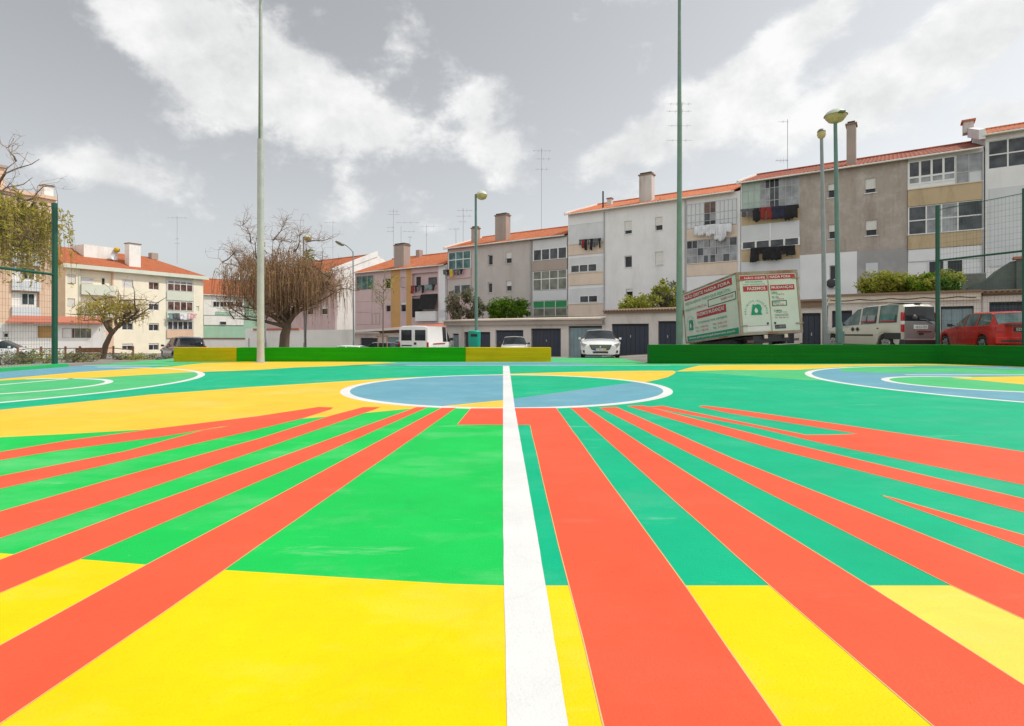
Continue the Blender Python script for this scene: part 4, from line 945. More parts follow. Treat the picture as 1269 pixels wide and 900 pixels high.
# ------------------------------------------------------------------ lettering
def lettering(text, size, M4, mat, parent, name='lettering', width=None, depth=.002, align='CENTER', bold=0.0, height=None):
    cu = bpy.data.curves.new('txt', 'FONT'); cu.body = text; cu.size = 1; cu.align_x = align; cu.align_y = 'CENTER'; cu.extrude = 0; cu.offset = bold; cu.resolution_u = 3
    ob = bpy.data.objects.new('txt', cu); C.objects.link(ob)
    dg = bpy.context.evaluated_depsgraph_get(); me = bpy.data.meshes.new_from_object(ob.evaluated_get(dg)); bpy.data.objects.remove(ob); bpy.data.curves.remove(cu)
    xs = [v.co.x for v in me.vertices]; ys = [v.co.y for v in me.vertices]
    sx = size
    if width: sx = width/(max(xs)-min(xs))
    sy = height/(max(ys)-min(ys)) if height else size
    cx = {'CENTER': (max(xs)+min(xs))/2, 'LEFT': min(xs)}[align]; cy = (max(ys)+min(ys))/2
    for v in me.vertices: v.co = M4 @ Vector(((v.co.x-cx)*sx, (v.co.y-cy)*sy, 0))
    me.materials.append(M[mat]); o = bpy.data.objects.new(name, me); C.objects.link(o); o.parent = parent; return o

# ------------------------------------------------------------------ vehicles
def lerp(tab, y):
    if y <= tab[0][0]: return tab[0][1]
    for (a,va),(b,vb) in zip(tab, tab[1:]):
        if y <= b: return va + (vb-va)*(y-a)/(b-a)
    return tab[-1][1]
def vehicle(o, spec):
    """shell lofted from rear (-y) to front (+y); body, windows, wheels as parts"""
    S = spec; L = S['L']; hl = L/2; wr = S['wr']; zc = wr
    arch = wr + .055
    ys = set(y for k in ('belt','roof','hw','rw') for y,_ in S[k]) | set(y for ab in S['side'] for y in ab) | set(S['shield'])
    if S.get('rearglass'): ys |= set(S['rearglass'])
    for yw in S['axles']:
        for k in range(9): ys.add(round(yw + arch*math.cos(math.pi*k/8), 4))
    ys = sorted(y for y in ys if -hl-1e-6 <= y <= hl+1e-6)
    out = [ys[0]]
    for y in ys[1:]:
        if y - out[-1] > .012: out.append(y)
    ys = out
    zb0 = S['zb']; prof = []
    for y in ys:
        b, r, w, rw = lerp(S['belt'],y), lerp(S['roof'],y), lerp(S['hw'],y), lerp(S['rw'],y)
        zb = zb0 + lerp(S.get('lift',[(0,0)]), y)
        for yw in S['axles']:
            dd = abs(y-yw)
            if dd < arch+.001: zb = max(zb, zc + math.sqrt(max(0, arch*arch-dd*dd))*.98)
        zm = max(zb+.10, b*.62 + .05); zs2 = min(zb+.09, zm-.03)
        r = max(r, b+.035)
        prof.append([(0,zb),(w-.10,zb),(w-.015,zb+.02),(w,zs2),(w+.012,zm),(w-.02,b-.05),(min(w-.05, lerp([(b,w-.05),(b+.4,max(rw,w-.3))], b) ),b),(min(rw,w-.06),r-.055),(min(rw,w-.06)-.10,r-.012),(0,r+.015)])
    K = len(prof[0]); n = len(ys)
    glassf = {}
    V = []; 
    for s in (1,-1):
        for i,y in enumerate(ys):
            for (x,z) in prof[i]: V.append((s*x, y, z))
    def idx(s,i,k): return (0 if s == 1 else n*K) + i*K + k
    body = []
    for s in (1,-1):
        for i in range(n-1):
            ym = (ys[i]+ys[i+1])/2
            for k in range(K-1):
                q = (idx(s,i,k), idx(s,i,k+1), idx(s,i+1,k+1), idx(s,i+1,k))
                if s == -1: q = tuple(reversed(q))
                tall = lerp(S['roof'],ym) - lerp(S['belt'],ym) > .1
                g = None
                if k == 6 and tall and any(a <= ym <= c for a,c in S['side']): g = 'side_window'
                if k in (7,8) and S['shield'][0] <= ym <= S['shield'][1]: g = 'windscreen'
                if k in (7,8) and S.get('rearglass') and S['rearglass'][0] <= ym <= S['rearglass'][1]: g = 'rear_window'
                (glassf.setdefault((g, s if k == 6 else 0, next((j for j,(a,c) in enumerate(S['side']) if a <= ym <= c), 0) if k == 6 else 0), []) if g else body).append(q)
    # end caps
    for i, rev in ((0, False), (n-1, True)):
        loop = [idx(1,i,k) for k in range(K)] + [idx(-1,i,k) for k in reversed(range(1,K-1))]
        body.append(tuple(loop if not rev else reversed(loop)))
    mb = MB(); mb.add(V, body); bo = mb.build('body', S['mat'], o, smooth_angle=38)
    for g, fs in glassf.items():
        if not fs: continue
        used = sorted(set(v for f in fs for v in f)); mp = {v:i for i,v in enumerate(used)}
        def inset(v):
            x,y,z = V[v]; return (x*.985, y, z-.004) 
        gm = MB(); gm.add([inset(v) for v in used], [tuple(mp[v] for v in f) for f in fs]); gm.build(g[0], M[S.get('glass','car_glass')], o, smooth_angle=50)
    un = MB(); un.box(-lerp(S['hw'],0)+.14, lerp(S['hw'],0)-.14, -hl+.25, hl-.25, zb0-.06, zb0+.25); un.build('underbody', M['plastic'], o)
    for yw in S['axles']:
        for sx in (1,-1):
            xo = sx*(lerp(S['hw'],yw)-.02); rim = MB()
            rim.lathe([(0,-.03),(wr*.18,-.035),(wr*.25,-.02),(wr*.60,-.015),(wr*.64,-.05),(wr*.66,-.10)], 20, (0,0,0), 'x')
            for k in range(6):
                q = k*math.pi/3; rim.box(-.012,.012,-.03,.03,wr*.15,wr*.6,0,Matrix.Rotation(q,4,'X'))
            w = rim.build('wheel', M['rim'], o, (xo,yw,zc)); 
            if sx == -1: w.rotation_euler = (0,0,math.pi)
            ty = MB(); ty.lathe([(wr*.62,-.03),(wr*.7,.0),(wr*.93,-.005),(wr,-.03),(wr,-.17),(wr*.9,-.2),(wr*.5,-.2)], 24, (0,0,0), 'x'); ty.build('tyre', M['rubber'], w)
    return bo
def slabm(o, name, mat, x0,x1,y0,y1,z0,z1, bevel=.012, mirror=False):
    out = []
    for s in ((1,-1) if mirror else (1,)):
        a,c = (x0,x1) if s == 1 else (-x1,-x0)
        out.append(MB().box(a,c,y0,y1,z0,z1).build(name, M[mat], o, bevel=bevel))
    return out
def poly_plate(o, name, mat, pts, y, th, bevel=.0):
    mb = MB(); mb.prism(pts, y, y+th, 'y'); return mb.build(name, M[mat], o, bevel=bevel)
def mirrors(o, mat, x, y, z, s=1.0):
    for sx in (1,-1):
        a,c = sorted((sx*(x+.03), sx*(x+.20*s)))
        m_ = MB().box(a,c,y-.06,y+.05,z,z+.14*s).build('mirror', M[mat], o, bevel=.03)
        a,c = sorted((sx*(x-.05), sx*(x+.04))); MB().box(a,c,y-.02,y+.02,z+.02,z+.06).build('stalk', M['plastic'], m_)
RX = Matrix.Rotation(R(90),4,'X')
def rear_text(o, text, cx, y, cz, h, w, mat, name='lettering'):
    return lettering(text, h, Matrix.Translation((cx,y,cz)) @ RX, mat, o, name, width=w, height=h)
def front_text(o, text, cx, y, cz, h, w, mat):
    return lettering(text, h, Matrix.Translation((cx,y,cz)) @ Matrix.Rotation(R(180),4,'Z') @ RX, mat, o, 'lettering', width=w, height=h)
VG = 'vehicles parked round the court'

# white saloon seen from the front
X, Y = at(744.5,27.8), 27.8; g = zat(443.9,26.4)
o = thing('parked_car', 'white saloon car with black grille facing the court in the gap between the benches', 'car', (X,Y+.4,g), R(172), VG)
sp = dict(L=4.7, wr=.33, zb=.2, mat=M['car_white'], axles=(-1.45,1.4), belt=[(-2.35,.78),(-2.2,.97),(-1.2,.98),(.75,.96),(1.0,.94),(1.9,.84),(2.2,.74),(2.35,.62)],
   roof=[(-2.35,.82),(-2.2,1.01),(-1.5,1.05),(-.75,1.40),(-.1,1.455),(.25,1.42),(1.0,.97),(1.9,.89),(2.2,.80),(2.35,.68)], hw=[(-2.35,.78),(-1.9,.9),(0,.91),(1.5,.91),(2.1,.84),(2.35,.68)], rw=[(-2.35,.7),(-1,.62),(0,.60),(.3,.60),(1.0,.74),(2.35,.6)],
   side=[(-1.3,-.35),(-.28,.85)], shield=(.25,1.0), rearglass=(-1.5,-.75))
vehicle(o, sp)
poly_plate(o,'grille','plastic',[(-.50,.70),(.50,.70),(.40,.46),(.30,.42),(-.30,.42),(-.40,.46)],2.345,.03); 
for k in range(4): MB().box(-.46+.03*k,.46-.03*k,2.376,2.384,.655-.055*k,.665-.055*k).build('grille_bar', M['chrome'], o)
b_ = MB(); b_.prism([(-.03,.60),(.0,.645),(.035,.62),(.02,.575),(.04,.535),(-.02,.54)],2.385,2.395,'y'); b_.build('badge', M['chrome'], o)
MB().box(-.34,.34,2.35,2.37,.27,.36).build('lower_grille', M['plastic'], o)
for s in (1,-1):
    mb = MB(); mb.prism([(s*.50,.66),(s*.80,.78),(s*.86,.74),(s*.80,.62),(s*.58,.60)],2.10,2.30,'y'); mb.build('headlight', M['headlight'], o, bevel=.01)
    mb = MB(); mb.prism([(s*.46,.37),(s*.78,.42),(s*.78,.30),(s*.44,.28)],2.16,2.33,'y'); mb.build('fog_light', M['plastic'], o)
p_ = MB().box(-.26,.26,2.386,2.396,.40,.51).build('number_plate', M['plate'], o); MB().box(-.26,-.20,2.396,2.399,.40,.51).build('band', M['plate_yellow'], p_); MB().box(.20,.26,2.396,2.399,.40,.51).build('band', M['plate_blue'], p_); front_text(p_,'74-NX-18',0,2.398,.455,.07,.36,'ink_black')
o.scale = (1.05,1,.94); mirrors(o,'car_white',.86,.78,.93,.75)
for sx in (-.36,.36): MB().box(sx-.12,sx+.12,-.1,.0,1.02,1.22).build('headrest', M['cloth_grey'], o, bevel=.04)

# small white hatchback seen from the front behind the yellow bench
X, Y = at(637.5,31.5), 31.5; g = zat(417.5,30.5)-1.36
o = thing('parked_car', 'small older white hatchback peeping over the yellow end of the bench', 'car', (X,Y,g), R(180), VG)
hatch = dict(L=3.6, wr=.28, zb=.2, mat=M['car_white'], axles=(-1.2,1.15), belt=[(-1.8,.8),(-1.6,.9),(.6,.9),(.8,.88),(1.6,.78),(1.8,.62)], roof=[(-1.8,.9),(-1.55,1.25),(-1.2,1.35),(-.1,1.37),(.1,1.34),(.72,.93),(1.6,.83),(1.8,.67)],
   hw=[(-1.8,.70),(-1.5,.76),(1.3,.77),(1.8,.66)], rw=[(-1.8,.6),(-1,.58),(.1,.57),(.72,.66),(1.8,.6)], side=[(-1.25,-.5),(-.43,.6)], shield=(.1,.72), rearglass=(-1.78,-1.3), glass='car_glass')
vehicle(o, hatch); mirrors(o,'plastic',.72,.5,.93,.8)
for s in (1,-1): MB().box(*sorted((s*.36,s*.62)),1.75,1.82,.56,.70).build('headlight', M['headlight'], o, bevel=.02)
MB().box(-.34,.34,1.78,1.815,.56,.68).build('grille', M['plastic'], o); MB().box(-.66,.66,1.76,1.86,.34,.50).build('bumper', M['plastic'], o, bevel=.03)
MB().tube([(-.45,.85,.97),(.1,.74,.99)], .012, 5).build('wiper', M['plastic'], o); MB().box(-.24,.24,1.861,1.87,.37,.47).build('number_plate', M['plate'], o)
for sx in (-.3,.3): MB().box(sx-.11,sx+.11,-.1,.0,.98,1.15).build('headrest', M['cloth_grey'], o, bevel=.04)

# white panel van seen from behind
Y = 35.5; X = at(525,Y); g = zat(404,Y)-2.12*1.08
o = thing('parked_van', 'white panel van with two dark rear windows parked behind the green bench', 'van', (X,Y+2.2,g), R(-14), VG)
van = dict(L=4.7, wr=.32, zb=.26, mat=M['car_white'], axles=(-1.35,1.55), belt=[(-2.35,1.12),(1.0,1.12),(1.55,1.12),(2.1,.95),(2.35,.75)], roof=[(-2.35,2.08),(-2.25,2.12),(.55,2.12),(.95,2.04),(1.75,1.2),(2.1,1.02),(2.35,.82)],
   hw=[(-2.35,.93),(-2.2,.95),(1.5,.95),(2.35,.80)], rw=[(-2.35,.84),(.6,.83),(1.75,.82),(2.35,.7)], side=[(.15,.82),(.9,1.45)], shield=(.95,1.75))
o.scale = (1.08,1.08,1.08); vehicle(o, van); mirrors(o,'plastic',.93,1.25,1.2,1.3)
for s in (1,-1):
    a,c = sorted((s*.10,s*.78)); MB().box(a,c,-2.375,-2.34,1.24,1.88).build('rear_window', M['car_glass'], o, bevel=.06)
    a,c = sorted((s*.015,s*.90)); d_ = MB().box(a,c,-2.365,-2.34,.55,2.0).build('rear_door', M['car_white'], o, bevel=.02)
    if s == 1: MB().box(.05,.2,-2.39,-2.366,1.0,1.14).build('handle', M['plastic'], d_)
    a,c = sorted((s*.84,s*.95)); MB().box(a,c,-2.37,-2.28,.68,1.15).build('tail_light', M['taillight'], o, bevel=.01)
MB().box(-.75,-.1,-2.38,-2.366,.92,.99).build('trim', M['plastic'], o); MB().box(-.9,.9,-2.45,-2.33,.4,.58).build('bumper', M['plastic'], o, bevel=.03); MB().box(-.6,-.1,-2.38,-2.366,.66,.78).build('number_plate', M['plate'], o)
MB().box(.955,.975,-1.6,.4,1.02,1.07).build('rub_strip', M['taillight'], o)

# beige van with silver rear seen from the back left
Yr = 20.95; X = at(1138,Yr); g = .36
hd = R(13)
o = thing('parked_van', 'beige passenger van with grey tailgate and black diamond stickers behind the right lamp posts', 'van', (X-math.sin(hd)*1.95, Yr+math.cos(hd)*1.95, g), hd, VG)
kang = dict(L=3.98, wr=.31, zb=.22, mat=M['car_beige'], axles=(-1.28,1.32), belt=[(-1.99,1.10),(-1.0,1.08),(.4,1.0),(.95,.98),(1.2,.95),(1.75,.82),(1.99,.62)], roof=[(-1.99,1.72),(-1.9,1.80),(-1.4,1.84),(-.3,1.80),(.2,1.70),(1.05,1.02),(1.75,.88),(1.99,.68)],
   hw=[(-1.99,.79),(-1.85,.83),(1.3,.83),(1.8,.76),(1.99,.62)], rw=[(-1.99,.68),(-.3,.66),(.3,.64),(1.05,.72),(1.99,.6)], side=[(-1.75,-.95),(-.85,-.12),(-.04,.98)], shield=(.2,1.05), glass='car_glass_pale')
vehicle(o, kang); mirrors(o,'plastic',.80,.72,1.0)
tg = poly_plate(o,'tailgate','car_silver',[(-.70,.50),(.70,.50),(.73,1.12),(.70,1.14),(-.70,1.14),(-.73,1.12)],-2.015,.03,.008)
w_ = poly_plate(o,'rear_window','car_glass',[(-.72,1.15),(.72,1.15),(.67,1.70),(-.67,1.70)],-2.02,.04,.01)
MB().tube([(-.05,-2.04,1.22),(.30,-2.04,1.18),(.55,-2.045,1.05)],.014,5).build('wiper', M['plastic'], w_); MB().lathe([(0,-.012),(.12,-.012),(.12,0)],20,(-.25,-2.02,1.27),'y').build('reflection_shade_patch', M['plastic'], w_)  # the dark disc is a shadow painted on the rear pane
MB().box(-.30,.36,-2.04,-2.016,.84,1.0).build('number_plate', M['plate'], tg, bevel=.01); rear_text(tg,'18-52-TM',.03,-2.042,.92,.09,.5,'ink_black'); MB().box(-.18,.52,-2.05,-2.016,.74,.775).build('trim', M['chrome'], tg); MB().box(-.05,.15,-2.04,-2.017,.63,.70).build('handle', M['plastic'], tg)
MB().box(-.82,.82,-2.10,-1.85,.24,.46).build('bumper', M['plastic'], o, bevel=.03); MB().box(-.7,.7,-2.105,-2.10,.40,.43).build('bumper_trim', M['chrome'], o)
for s in (1,-1):
    a,c = sorted((s*.725,s*.835)); l_ = MB().box(a,c,-2.03,-1.95,.74,1.48).build('tail_light', M['taillight'], o, bevel=.015)
    a2,c2 = sorted((s*.735,s*.842)); MB().box(a2,c2,-2.036,-1.955,1.02,1.15).build('indicator', M['plate'], l_)
    a,c = sorted((s*.815,s*.85)); MB().box(a,c,-1.95,-1.25,.46,.70).build('corner_cladding', M['plastic'], o, bevel=.01)
    a,c = sorted((s*.835,s*.853)); MB().box(a,c,-.75,.85,.58,.64).build('side_moulding', M['plastic'], o)
for yy in (-.02,.22):
    mb = MB(); mb.prism([(yy-.09,.85),(yy,.94),(yy+.09,.85),(yy,.76)], -.853, -.84, 'x'); mb.build('diamond_sticker', M['ink_black'], o)
for (ya,yb_) in ((-1.68,-1.05),(-.80,-.45),(-.40,-.16)):  # reflections in the side panes, painted as pale, teal and red strips
    mb = MB(); mb.add([(-.815,ya,1.17),(-.815,yb_,1.17),(-.775,yb_,1.40),(-.775,ya,1.40)],[(0,1,2,3)]); st_ = mb.build('reflection_shade_patch', M['glass_teal'] if ya < -1 else M['curtain'], o)
    mb = MB(); mb.add([(-.822,ya,1.13),(-.822,yb_,1.13),(-.815,yb_,1.18),(-.815,ya,1.18)],[(0,1,2,3)]); mb.build('edge', M['sign_red'], st_)
slabm(o,'roof_panel','panel_white',-.62,.62,-1.9,-1.2,1.845,1.86,.005); MB().box(-.12,.12,-1.98,-1.86,1.80,1.85).build('brake_light', M['plastic'], o)
MB().box(-.846,-.838,-1.0,-.92,.86,.9).build('handle', M['plastic'], o)

# red estate seen from behind at the right edge
Yr = 18.0; hd = R(-15); X = 16.75; g = .37
o = thing('parked_car', 'red hatchback with wide rear window and black number plate at the right edge', 'car', (X-math.sin(hd)*2.0, Yr+math.cos(hd)*2.0, g), hd, VG)
red = dict(L=4.1, wr=.30, zb=.2, mat=M['car_red'], axles=(-1.3,1.2), belt=[(-2.05,.98),(-1.5,.96),(.75,.90),(1.0,.86),(1.8,.74),(2.05,.6)], roof=[(-2.05,1.02),(-1.75,1.36),(-1.5,1.41),(-.3,1.43),(.1,1.38),(.95,.92),(1.8,.79),(2.05,.65)],
   hw=[(-2.05,.80),(-1.8,.86),(1.4,.86),(2.05,.7)], rw=[(-2.05,.74),(-1.5,.68),(.1,.64),(.95,.74),(2.05,.6)], side=[(-1.72,-.95),(-.86,-.1),(-.03,.85)], shield=(.1,.95), rearglass=(-2.04,-1.74), glass='car_glass_pale')
vehicle(o, red); mirrors(o,'plastic',.83,.62,.92,.9)
for s in (1,-1):
    a,c = sorted((s*.56,s*.80)); MB().box(a,c,-2.075,-1.98,.72,.90).build('tail_light', M['taillight'], o, bevel=.01)
p_ = MB().box(-.30,.30,-2.085,-2.06,.74,.88).build('number_plate', M['ink_black'], o); rear_text(p_,'ED-67-40',0,-2.087,.81,.09,.5,'plate')
MB().box(-.84,.84,-2.13,-1.9,.30,.58).build('bumper', M['car_red'], o, bevel=.05); MB().box(-.7,.7,-2.14,-2.12,.40,.46).build('bumper_strip', M['plastic'], o); MB().box(-.55,.55,-2.10,-2.04,.93,.965).build('trim', M['plastic'], o)
MB().tube([(0,-1.3,1.42),(0,-1.75,1.8)],.008,5).build('aerial', M['plastic'], o)

# dark car left of the bench
Y = 35; X = at(216,Y); g = zat(417.5,Y)-1.6
hd = R(46)
o = thing('parked_car', 'dark grey people carrier parked behind the left end of the bench', 'car', (X-.2,Y+1.2,g), hd, VG)
mpv = dict(L=4.2, wr=.31, zb=.22, mat=M['car_dark'], axles=(-1.3,1.35), belt=[(-2.1,.98),(-1,.96),(.7,.92),(1.2,.90),(1.85,.76),(2.1,.6)], roof=[(-2.1,1.1),(-1.9,1.5),(-1.5,1.6),(-.2,1.61),(.2,1.55),(1.1,.96),(1.85,.81),(2.1,.65)],
   hw=[(-2.1,.80),(-1.8,.87),(1.4,.87),(2.1,.7)], rw=[(-2.1,.66),(-1,.66),(.2,.63),(1.1,.74),(2.1,.6)], side=[(-1.7,-.9),(-.8,-.05),(.03,.95)], shield=(.2,1.1), rearglass=(-2.08,-1.7))
vehicle(o, mpv); mirrors(o,'car_dark',.84,.8,.95)
for s in (1,-1):
    a,c = sorted((s*.55,s*.8)); MB().box(a,c,1.86,2.06,.62,.76).build('headlight', M['headlight'], o, bevel=.02); MB().box(a,c,-2.12,-2.0,.8,1.0).build('tail_light', M['taillight'], o, bevel=.01)
MB().box(-.26,.26,2.09,2.11,.40,.51).build('number_plate', M['plate'], o); MB().box(-.45,.45,2.06,2.1,.54,.62).build('grille', M['plastic'], o)

# cars at far left
Y = 37; X = at(2,Y); g = -.92
o = thing('parked_car', 'white hatchback by the annexe wall at the left edge', 'car', (X,Y,g), R(-70), VG)
w2 = dict(mpv); w2['mat'] = M['car_white']; w2['roof'] = [(y, z-.1 if z > 1.2 else z) for y,z in mpv['roof']]
vehicle(o, w2); mirrors(o,'car_white',.84,.8,.95)
for s in (1,-1):
    a,c = sorted((s*.55,s*.8)); MB().box(a,c,1.86,2.06,.62,.76).build('headlight', M['headlight'], o, bevel=.02); MB().box(a,c,-2.13,-2.0,.78,1.0).build('tail_light', M['taillight'], o, bevel=.01)
w3 = dict(hatch); w3['mat'] = M['car_blue']
# dark car and silver car behind the green bench
Y = 36; X = at(468,Y); g = zat(423.3,Y)-1.40
o = thing('parked_car', 'black hatchback with only its roof above the green bench beside the staked sapling', 'car', (X,Y,g), R(75), VG)
w4 = dict(hatch); w4['mat'] = M['car_dark']; vehicle(o, w4); mirrors(o,'plastic',.72,.5,.93,.8)
Y = 37.5; X = at(487,Y); g = zat(421.5,Y)-1.42
o = thing('parked_car', 'pale blue hatchback with only its roof above the green bench beside the white van', 'car', (X,Y+2.4,g), R(80), VG)
vehicle(o, w3); mirrors(o,'plastic',.72,.5,.93,.8)
Y = 33; X = at(424,Y); g = zat(427.4,Y)-1.40
o = thing('parked_car', 'white hatchback with just a sliver of roof above the green bench near the slim lamp', 'car', (X,Y,g), R(85), VG)
vehicle(o, hatch); mirrors(o,'plastic',.72,.5,.93,.8)

# ------------------------------------------------------------------ removals truck
TR = Matrix.Translation((8.826,21.176,.9565)) @ Matrix.Rotation(.047,4,'Z') @ Matrix.Rotation(-.0731,4,'X') @ Matrix.Rotation(-.0486,4,'Y')
TW, TH, TL = 2.452, 2.467, 5.866
o = thing('moving_truck', 'pale green removals truck with red and green lettering, leaning behind the dark green bench', 'truck')
o.rotation_mode = 'QUATERNION'; Tm = TR @ Matrix.Translation((TW/2,TL/2,-.62)); o.location = Tm.translation; o.rotation_quaternion = Tm.to_quaternion()
D = Vector((-TW/2,-TL/2,.62))        # box corner in the truck's own axes
def TB(x0,x1,y0,y1,z0,z1,name,mat,par=None,bevel=0): return MB().box(x0+D.x,x1+D.x,y0+D.y,y1+D.y,z0+D.z,z1+D.z).build(name, M[mat], par or o, bevel=bevel)
cb = TB(.03,TW-.03,.03,TL,.03,TH-.03,'cargo_box','truck')
fr = MB()
def fbx(x0,x1,y0,y1,z0,z1): fr.box(x0+D.x,x1+D.x,y0+D.y,y1+D.y,z0+D.z,z1+D.z)
for x0 in (0,TW-.09): fbx(x0,x0+.09,0,.1,0,TH)
fbx(.092,TW-.092,0,.1,TH-.12,TH); fbx(.092,TW-.092,0,.1,0,.10)
for x0 in (0.0,TW-.06): fbx(x0,x0+.06,.102,TL,TH-.06,TH); fbx(x0,x0+.06,.102,TL,0,.07); fbx(x0,x0+.06,TL+.002,TL+.06,0,TH)
fr.build('box_frame', M['rust'], o)
dl = TB(.10,1.215,.005,.03,.11,TH-.13,'rear_door','truck'); drr = TB(1.235,TW-.10,.005,.03,.11,TH-.13,'rear_door','truck')
for dd, xs in ((dl,(.35,1.15)),(drr,(1.30,2.1))):
    for x in xs: pass
for z in (.35,2.12):
    TB(-.03,.26,-.03,.003,z,z+.05,'hinge','rust',dl); TB(TW-.26,TW+.03,-.03,.003,z,z+.05,'hinge','rust',drr)
TB(1.215,1.235,-.012,.02,.06,TH-.1,'locking_bar','rust',drr); TB(1.05,1.11,-.02,.004,.38,.46,'latch','plastic',dl); TB(1.34,1.40,-.02,.004,.38,.46,'latch','plastic',drr)
TB(.25,1.13,-.002,.004,.335,.345,'seam','plastic',dl); TB(.27,1.17,-.002,.004,.14,.33,'patch','sign_white',dl)
RXt = lambda x,z: Matrix.Translation((x+D.x, -.012+D.y, z+D.z)) @ RX
def rban(x0,x1,z0,z1,text,par,tx0,tx1):
    p_ = TB(x0,x1,-.004,.004,z0,z1,'banner','sign_red',par); lettering(text,1,RXt((tx0+tx1)/2,(z0+z1)/2),'sign_white',p_,width=tx1-tx0,height=(z1-z0)*.55,bold=.012)
rban(.12,1.19,2.13,2.31,'NÃO DEITE',dl,.30,1.12); rban(1.26,2.32,2.13,2.31,'NADA FORA',drr,1.31,2.13)
rban(.22,1.19,1.69,1.90,'FAZEMOS',dl,.38,1.10); rban(1.30,2.26,1.69,1.90,'MUDANÇAS',drr,1.34,2.20)
lettering('RECOLHEMOS',1,RXt(.66,2.06),'sign_green',dl,width=.68,height=.06); lettering('TUDO QUE SEJA ÚTIL',1,RXt(.66,1.96),'sign_green',dl,width=.9,height=.065)
def logo(par, MM, s, text=True, sx=1.0):
    """green A-shaped house mark with a pale drop, arched lettering over it"""
    mb = MB(); out = [(-.50,-.5),(-.28,.5),(-.05,.42),(.18,.5),(.42,.42),(.55,.1),(.45,-.25),(.55,-.5)]
    tri = tessellate_polygon([[Vector((a,c,0)) for a,c in out]]); mb.add([MM @ Vector((a*s*sx,c*s,0)) for a,c in out], [tuple(t) for t in tri]); mk = mb.build('logo', M['sign_green'], par)
    mb = MB(); dp = [(-.02,.18),(-.16,-.08),(-.12,-.27),(.04,-.33),(.16,-.2),(.14,-.04)]; tri = tessellate_polygon([[Vector((a,c,0)) for a,c in dp]]); mb.add([MM @ Vector((a*s*sx,c*s,.003)) for a,c in dp], [tuple(t) for t in tri]); mb.build('drop', M['sign_white'], mk)
    word = 'PROJECTO PHILEMON'; n = len(word)
    for i, ch in enumerate(word):
        if ch == ' ': continue
        a = R(188 - 196*i/(n-1)); rr = s*1.02
        lettering(ch,1,MM @ Matrix.Translation((math.cos(a)*rr*sx, math.sin(a)*rr-.22*s,0)) @ Matrix.Rotation(a-math.pi/2,4,'Z'),'sign_green',mk,height=.17*s,width=(.05 if ch in 'IJ' else .13)*s*(.6+.4*sx))
logo(dl, RXt(.66,.98), .42)
for (z,x0,x1,m_,h) in ((1.60,1.33,1.56,'sign_green',.085),(1.53,1.50,1.82,'sign_red',.045),(1.42,1.33,1.60,'sign_green',.085),(1.35,1.50,1.80,'sign_red',.045),(.90,1.38,1.70,'sign_green',.08),(.83,1.45,1.88,'sign_red',.04),(.72,1.38,1.92,'sign_green',.085),(.62,1.40,1.92,'sign_red',.045)):
    txt = {1.60:'LISBOA',1.42:'TEL / FAX',.90:'E-MAIL',.72:'CONTACTOS',1.53:'21 940 27 63',1.35:'21 940 27 64',.83:'96 805 14 20',.62:'91 730 58 16'}[z]
    lettering(txt,1,RXt((x0+x1)/2,z),m_,drr,width=x1-x0,height=h,bold=.01)
def frame_box(par, x0,x1,z0,z1, w, mt): 
    mb = MB()
    for a,c,e,g_ in ((x0,x1,z1-w,z1),(x0,x1,z0,z0+w),(x0,x0+w,z0+w,z1-w),(x1-w,x1,z0+w,z1-w)): mb.box(a+D.x,c+D.x,-.008+D.y,.004+D.y,e+D.z,g_+D.z)
    return mb.build('sticker_frame', M[mt], par)
f_ = frame_box(drr,1.32,1.90,1.08,1.29,.022,'ink_black'); lettering('TELEFONE',1,RXt(1.49,1.22),'sign_green',f_,width=.28,height=.07); lettering('21 940 27 65',1,RXt(1.58,1.14),'sign_red',f_,width=.42,height=.05)
p_ = TB(1.36,1.78,-.012,.004,.20,.35,'number_plate','plastic',drr); lettering('L-148320',1,Matrix.Translation((1.57+D.x,-.02+D.y,.275+D.z)) @ RX,'alu_grey',p_,width=.34,height=.09)
# left side writing (read from the left of the truck)
def SX(u, v): return Matrix.Translation((-.0+D.x, TL*(1-u)+D.y, TH*(1-v)+D.z)) @ Matrix.Rotation(R(-90),4,'Z') @ RX @ Matrix.Translation((0,0,.012-.03*0))
def sban(u0,u1,v0,v1,mat,text,tm,name='banner',tu=None,hk=.6):
    y1, y0 = TL*(1-u0), TL*(1-u1); p_ = TB(.012,.032,y0,y1,TH*(1-v1),TH*(1-v0),name,mat,cb)
    a,c = tu or (u0+.02,u1-.02)
    lettering(text,1,SX((a+c)/2,(v0+v1)/2),tm,p_,width=(c-a)*TL,height=(v1-v0)*TH*hk,bold=.012); return p_
sp_ = TB(.02,.03,.12,TL-.06,.08,TH-.08,'side_panel','truck',cb)
sban(.03,.92,.05,.165,'sign_red','NÃO DEITE NADA FORA','sign_white')
lettering('RECOLHEMOS TUDO QUE SEJA ÚTIL',1,SX(.475,.235),'sign_green',cb,width=.84*TL,height=.075*TH)
lettering('ANTIGUIDADES',1,SX(.14,.355),'sign_green',cb,width=.2*TL,height=.045*TH); lettering('21 940 27 63',1,SX(.36,.355),'sign_red',cb,width=.22*TL,height=.045*TH)
y1, y0 = TL*(1-.50), TL*(1-.965); mb = MB(); w = .03
z1, z0 = TH*(1-.285), TH*(1-.415)
for a,c,e,g_ in ((y0,y1,z1-w,z1),(y0,y1,z0,z0+w),(y0,y0+w*1.6,z0+w,z1-w),(y1-w*1.6,y1,z0+w,z1-w)): mb.box(.008+D.x,.032+D.x,a+D.y,c+D.y,e+D.z,g_+D.z)
f_ = mb.build('sticker_frame', M['ink_black'], cb); lettering('96 805 14 20',1,SX(.83,.345),'sign_red',f_,width=.19*TL,height=.04*TH)
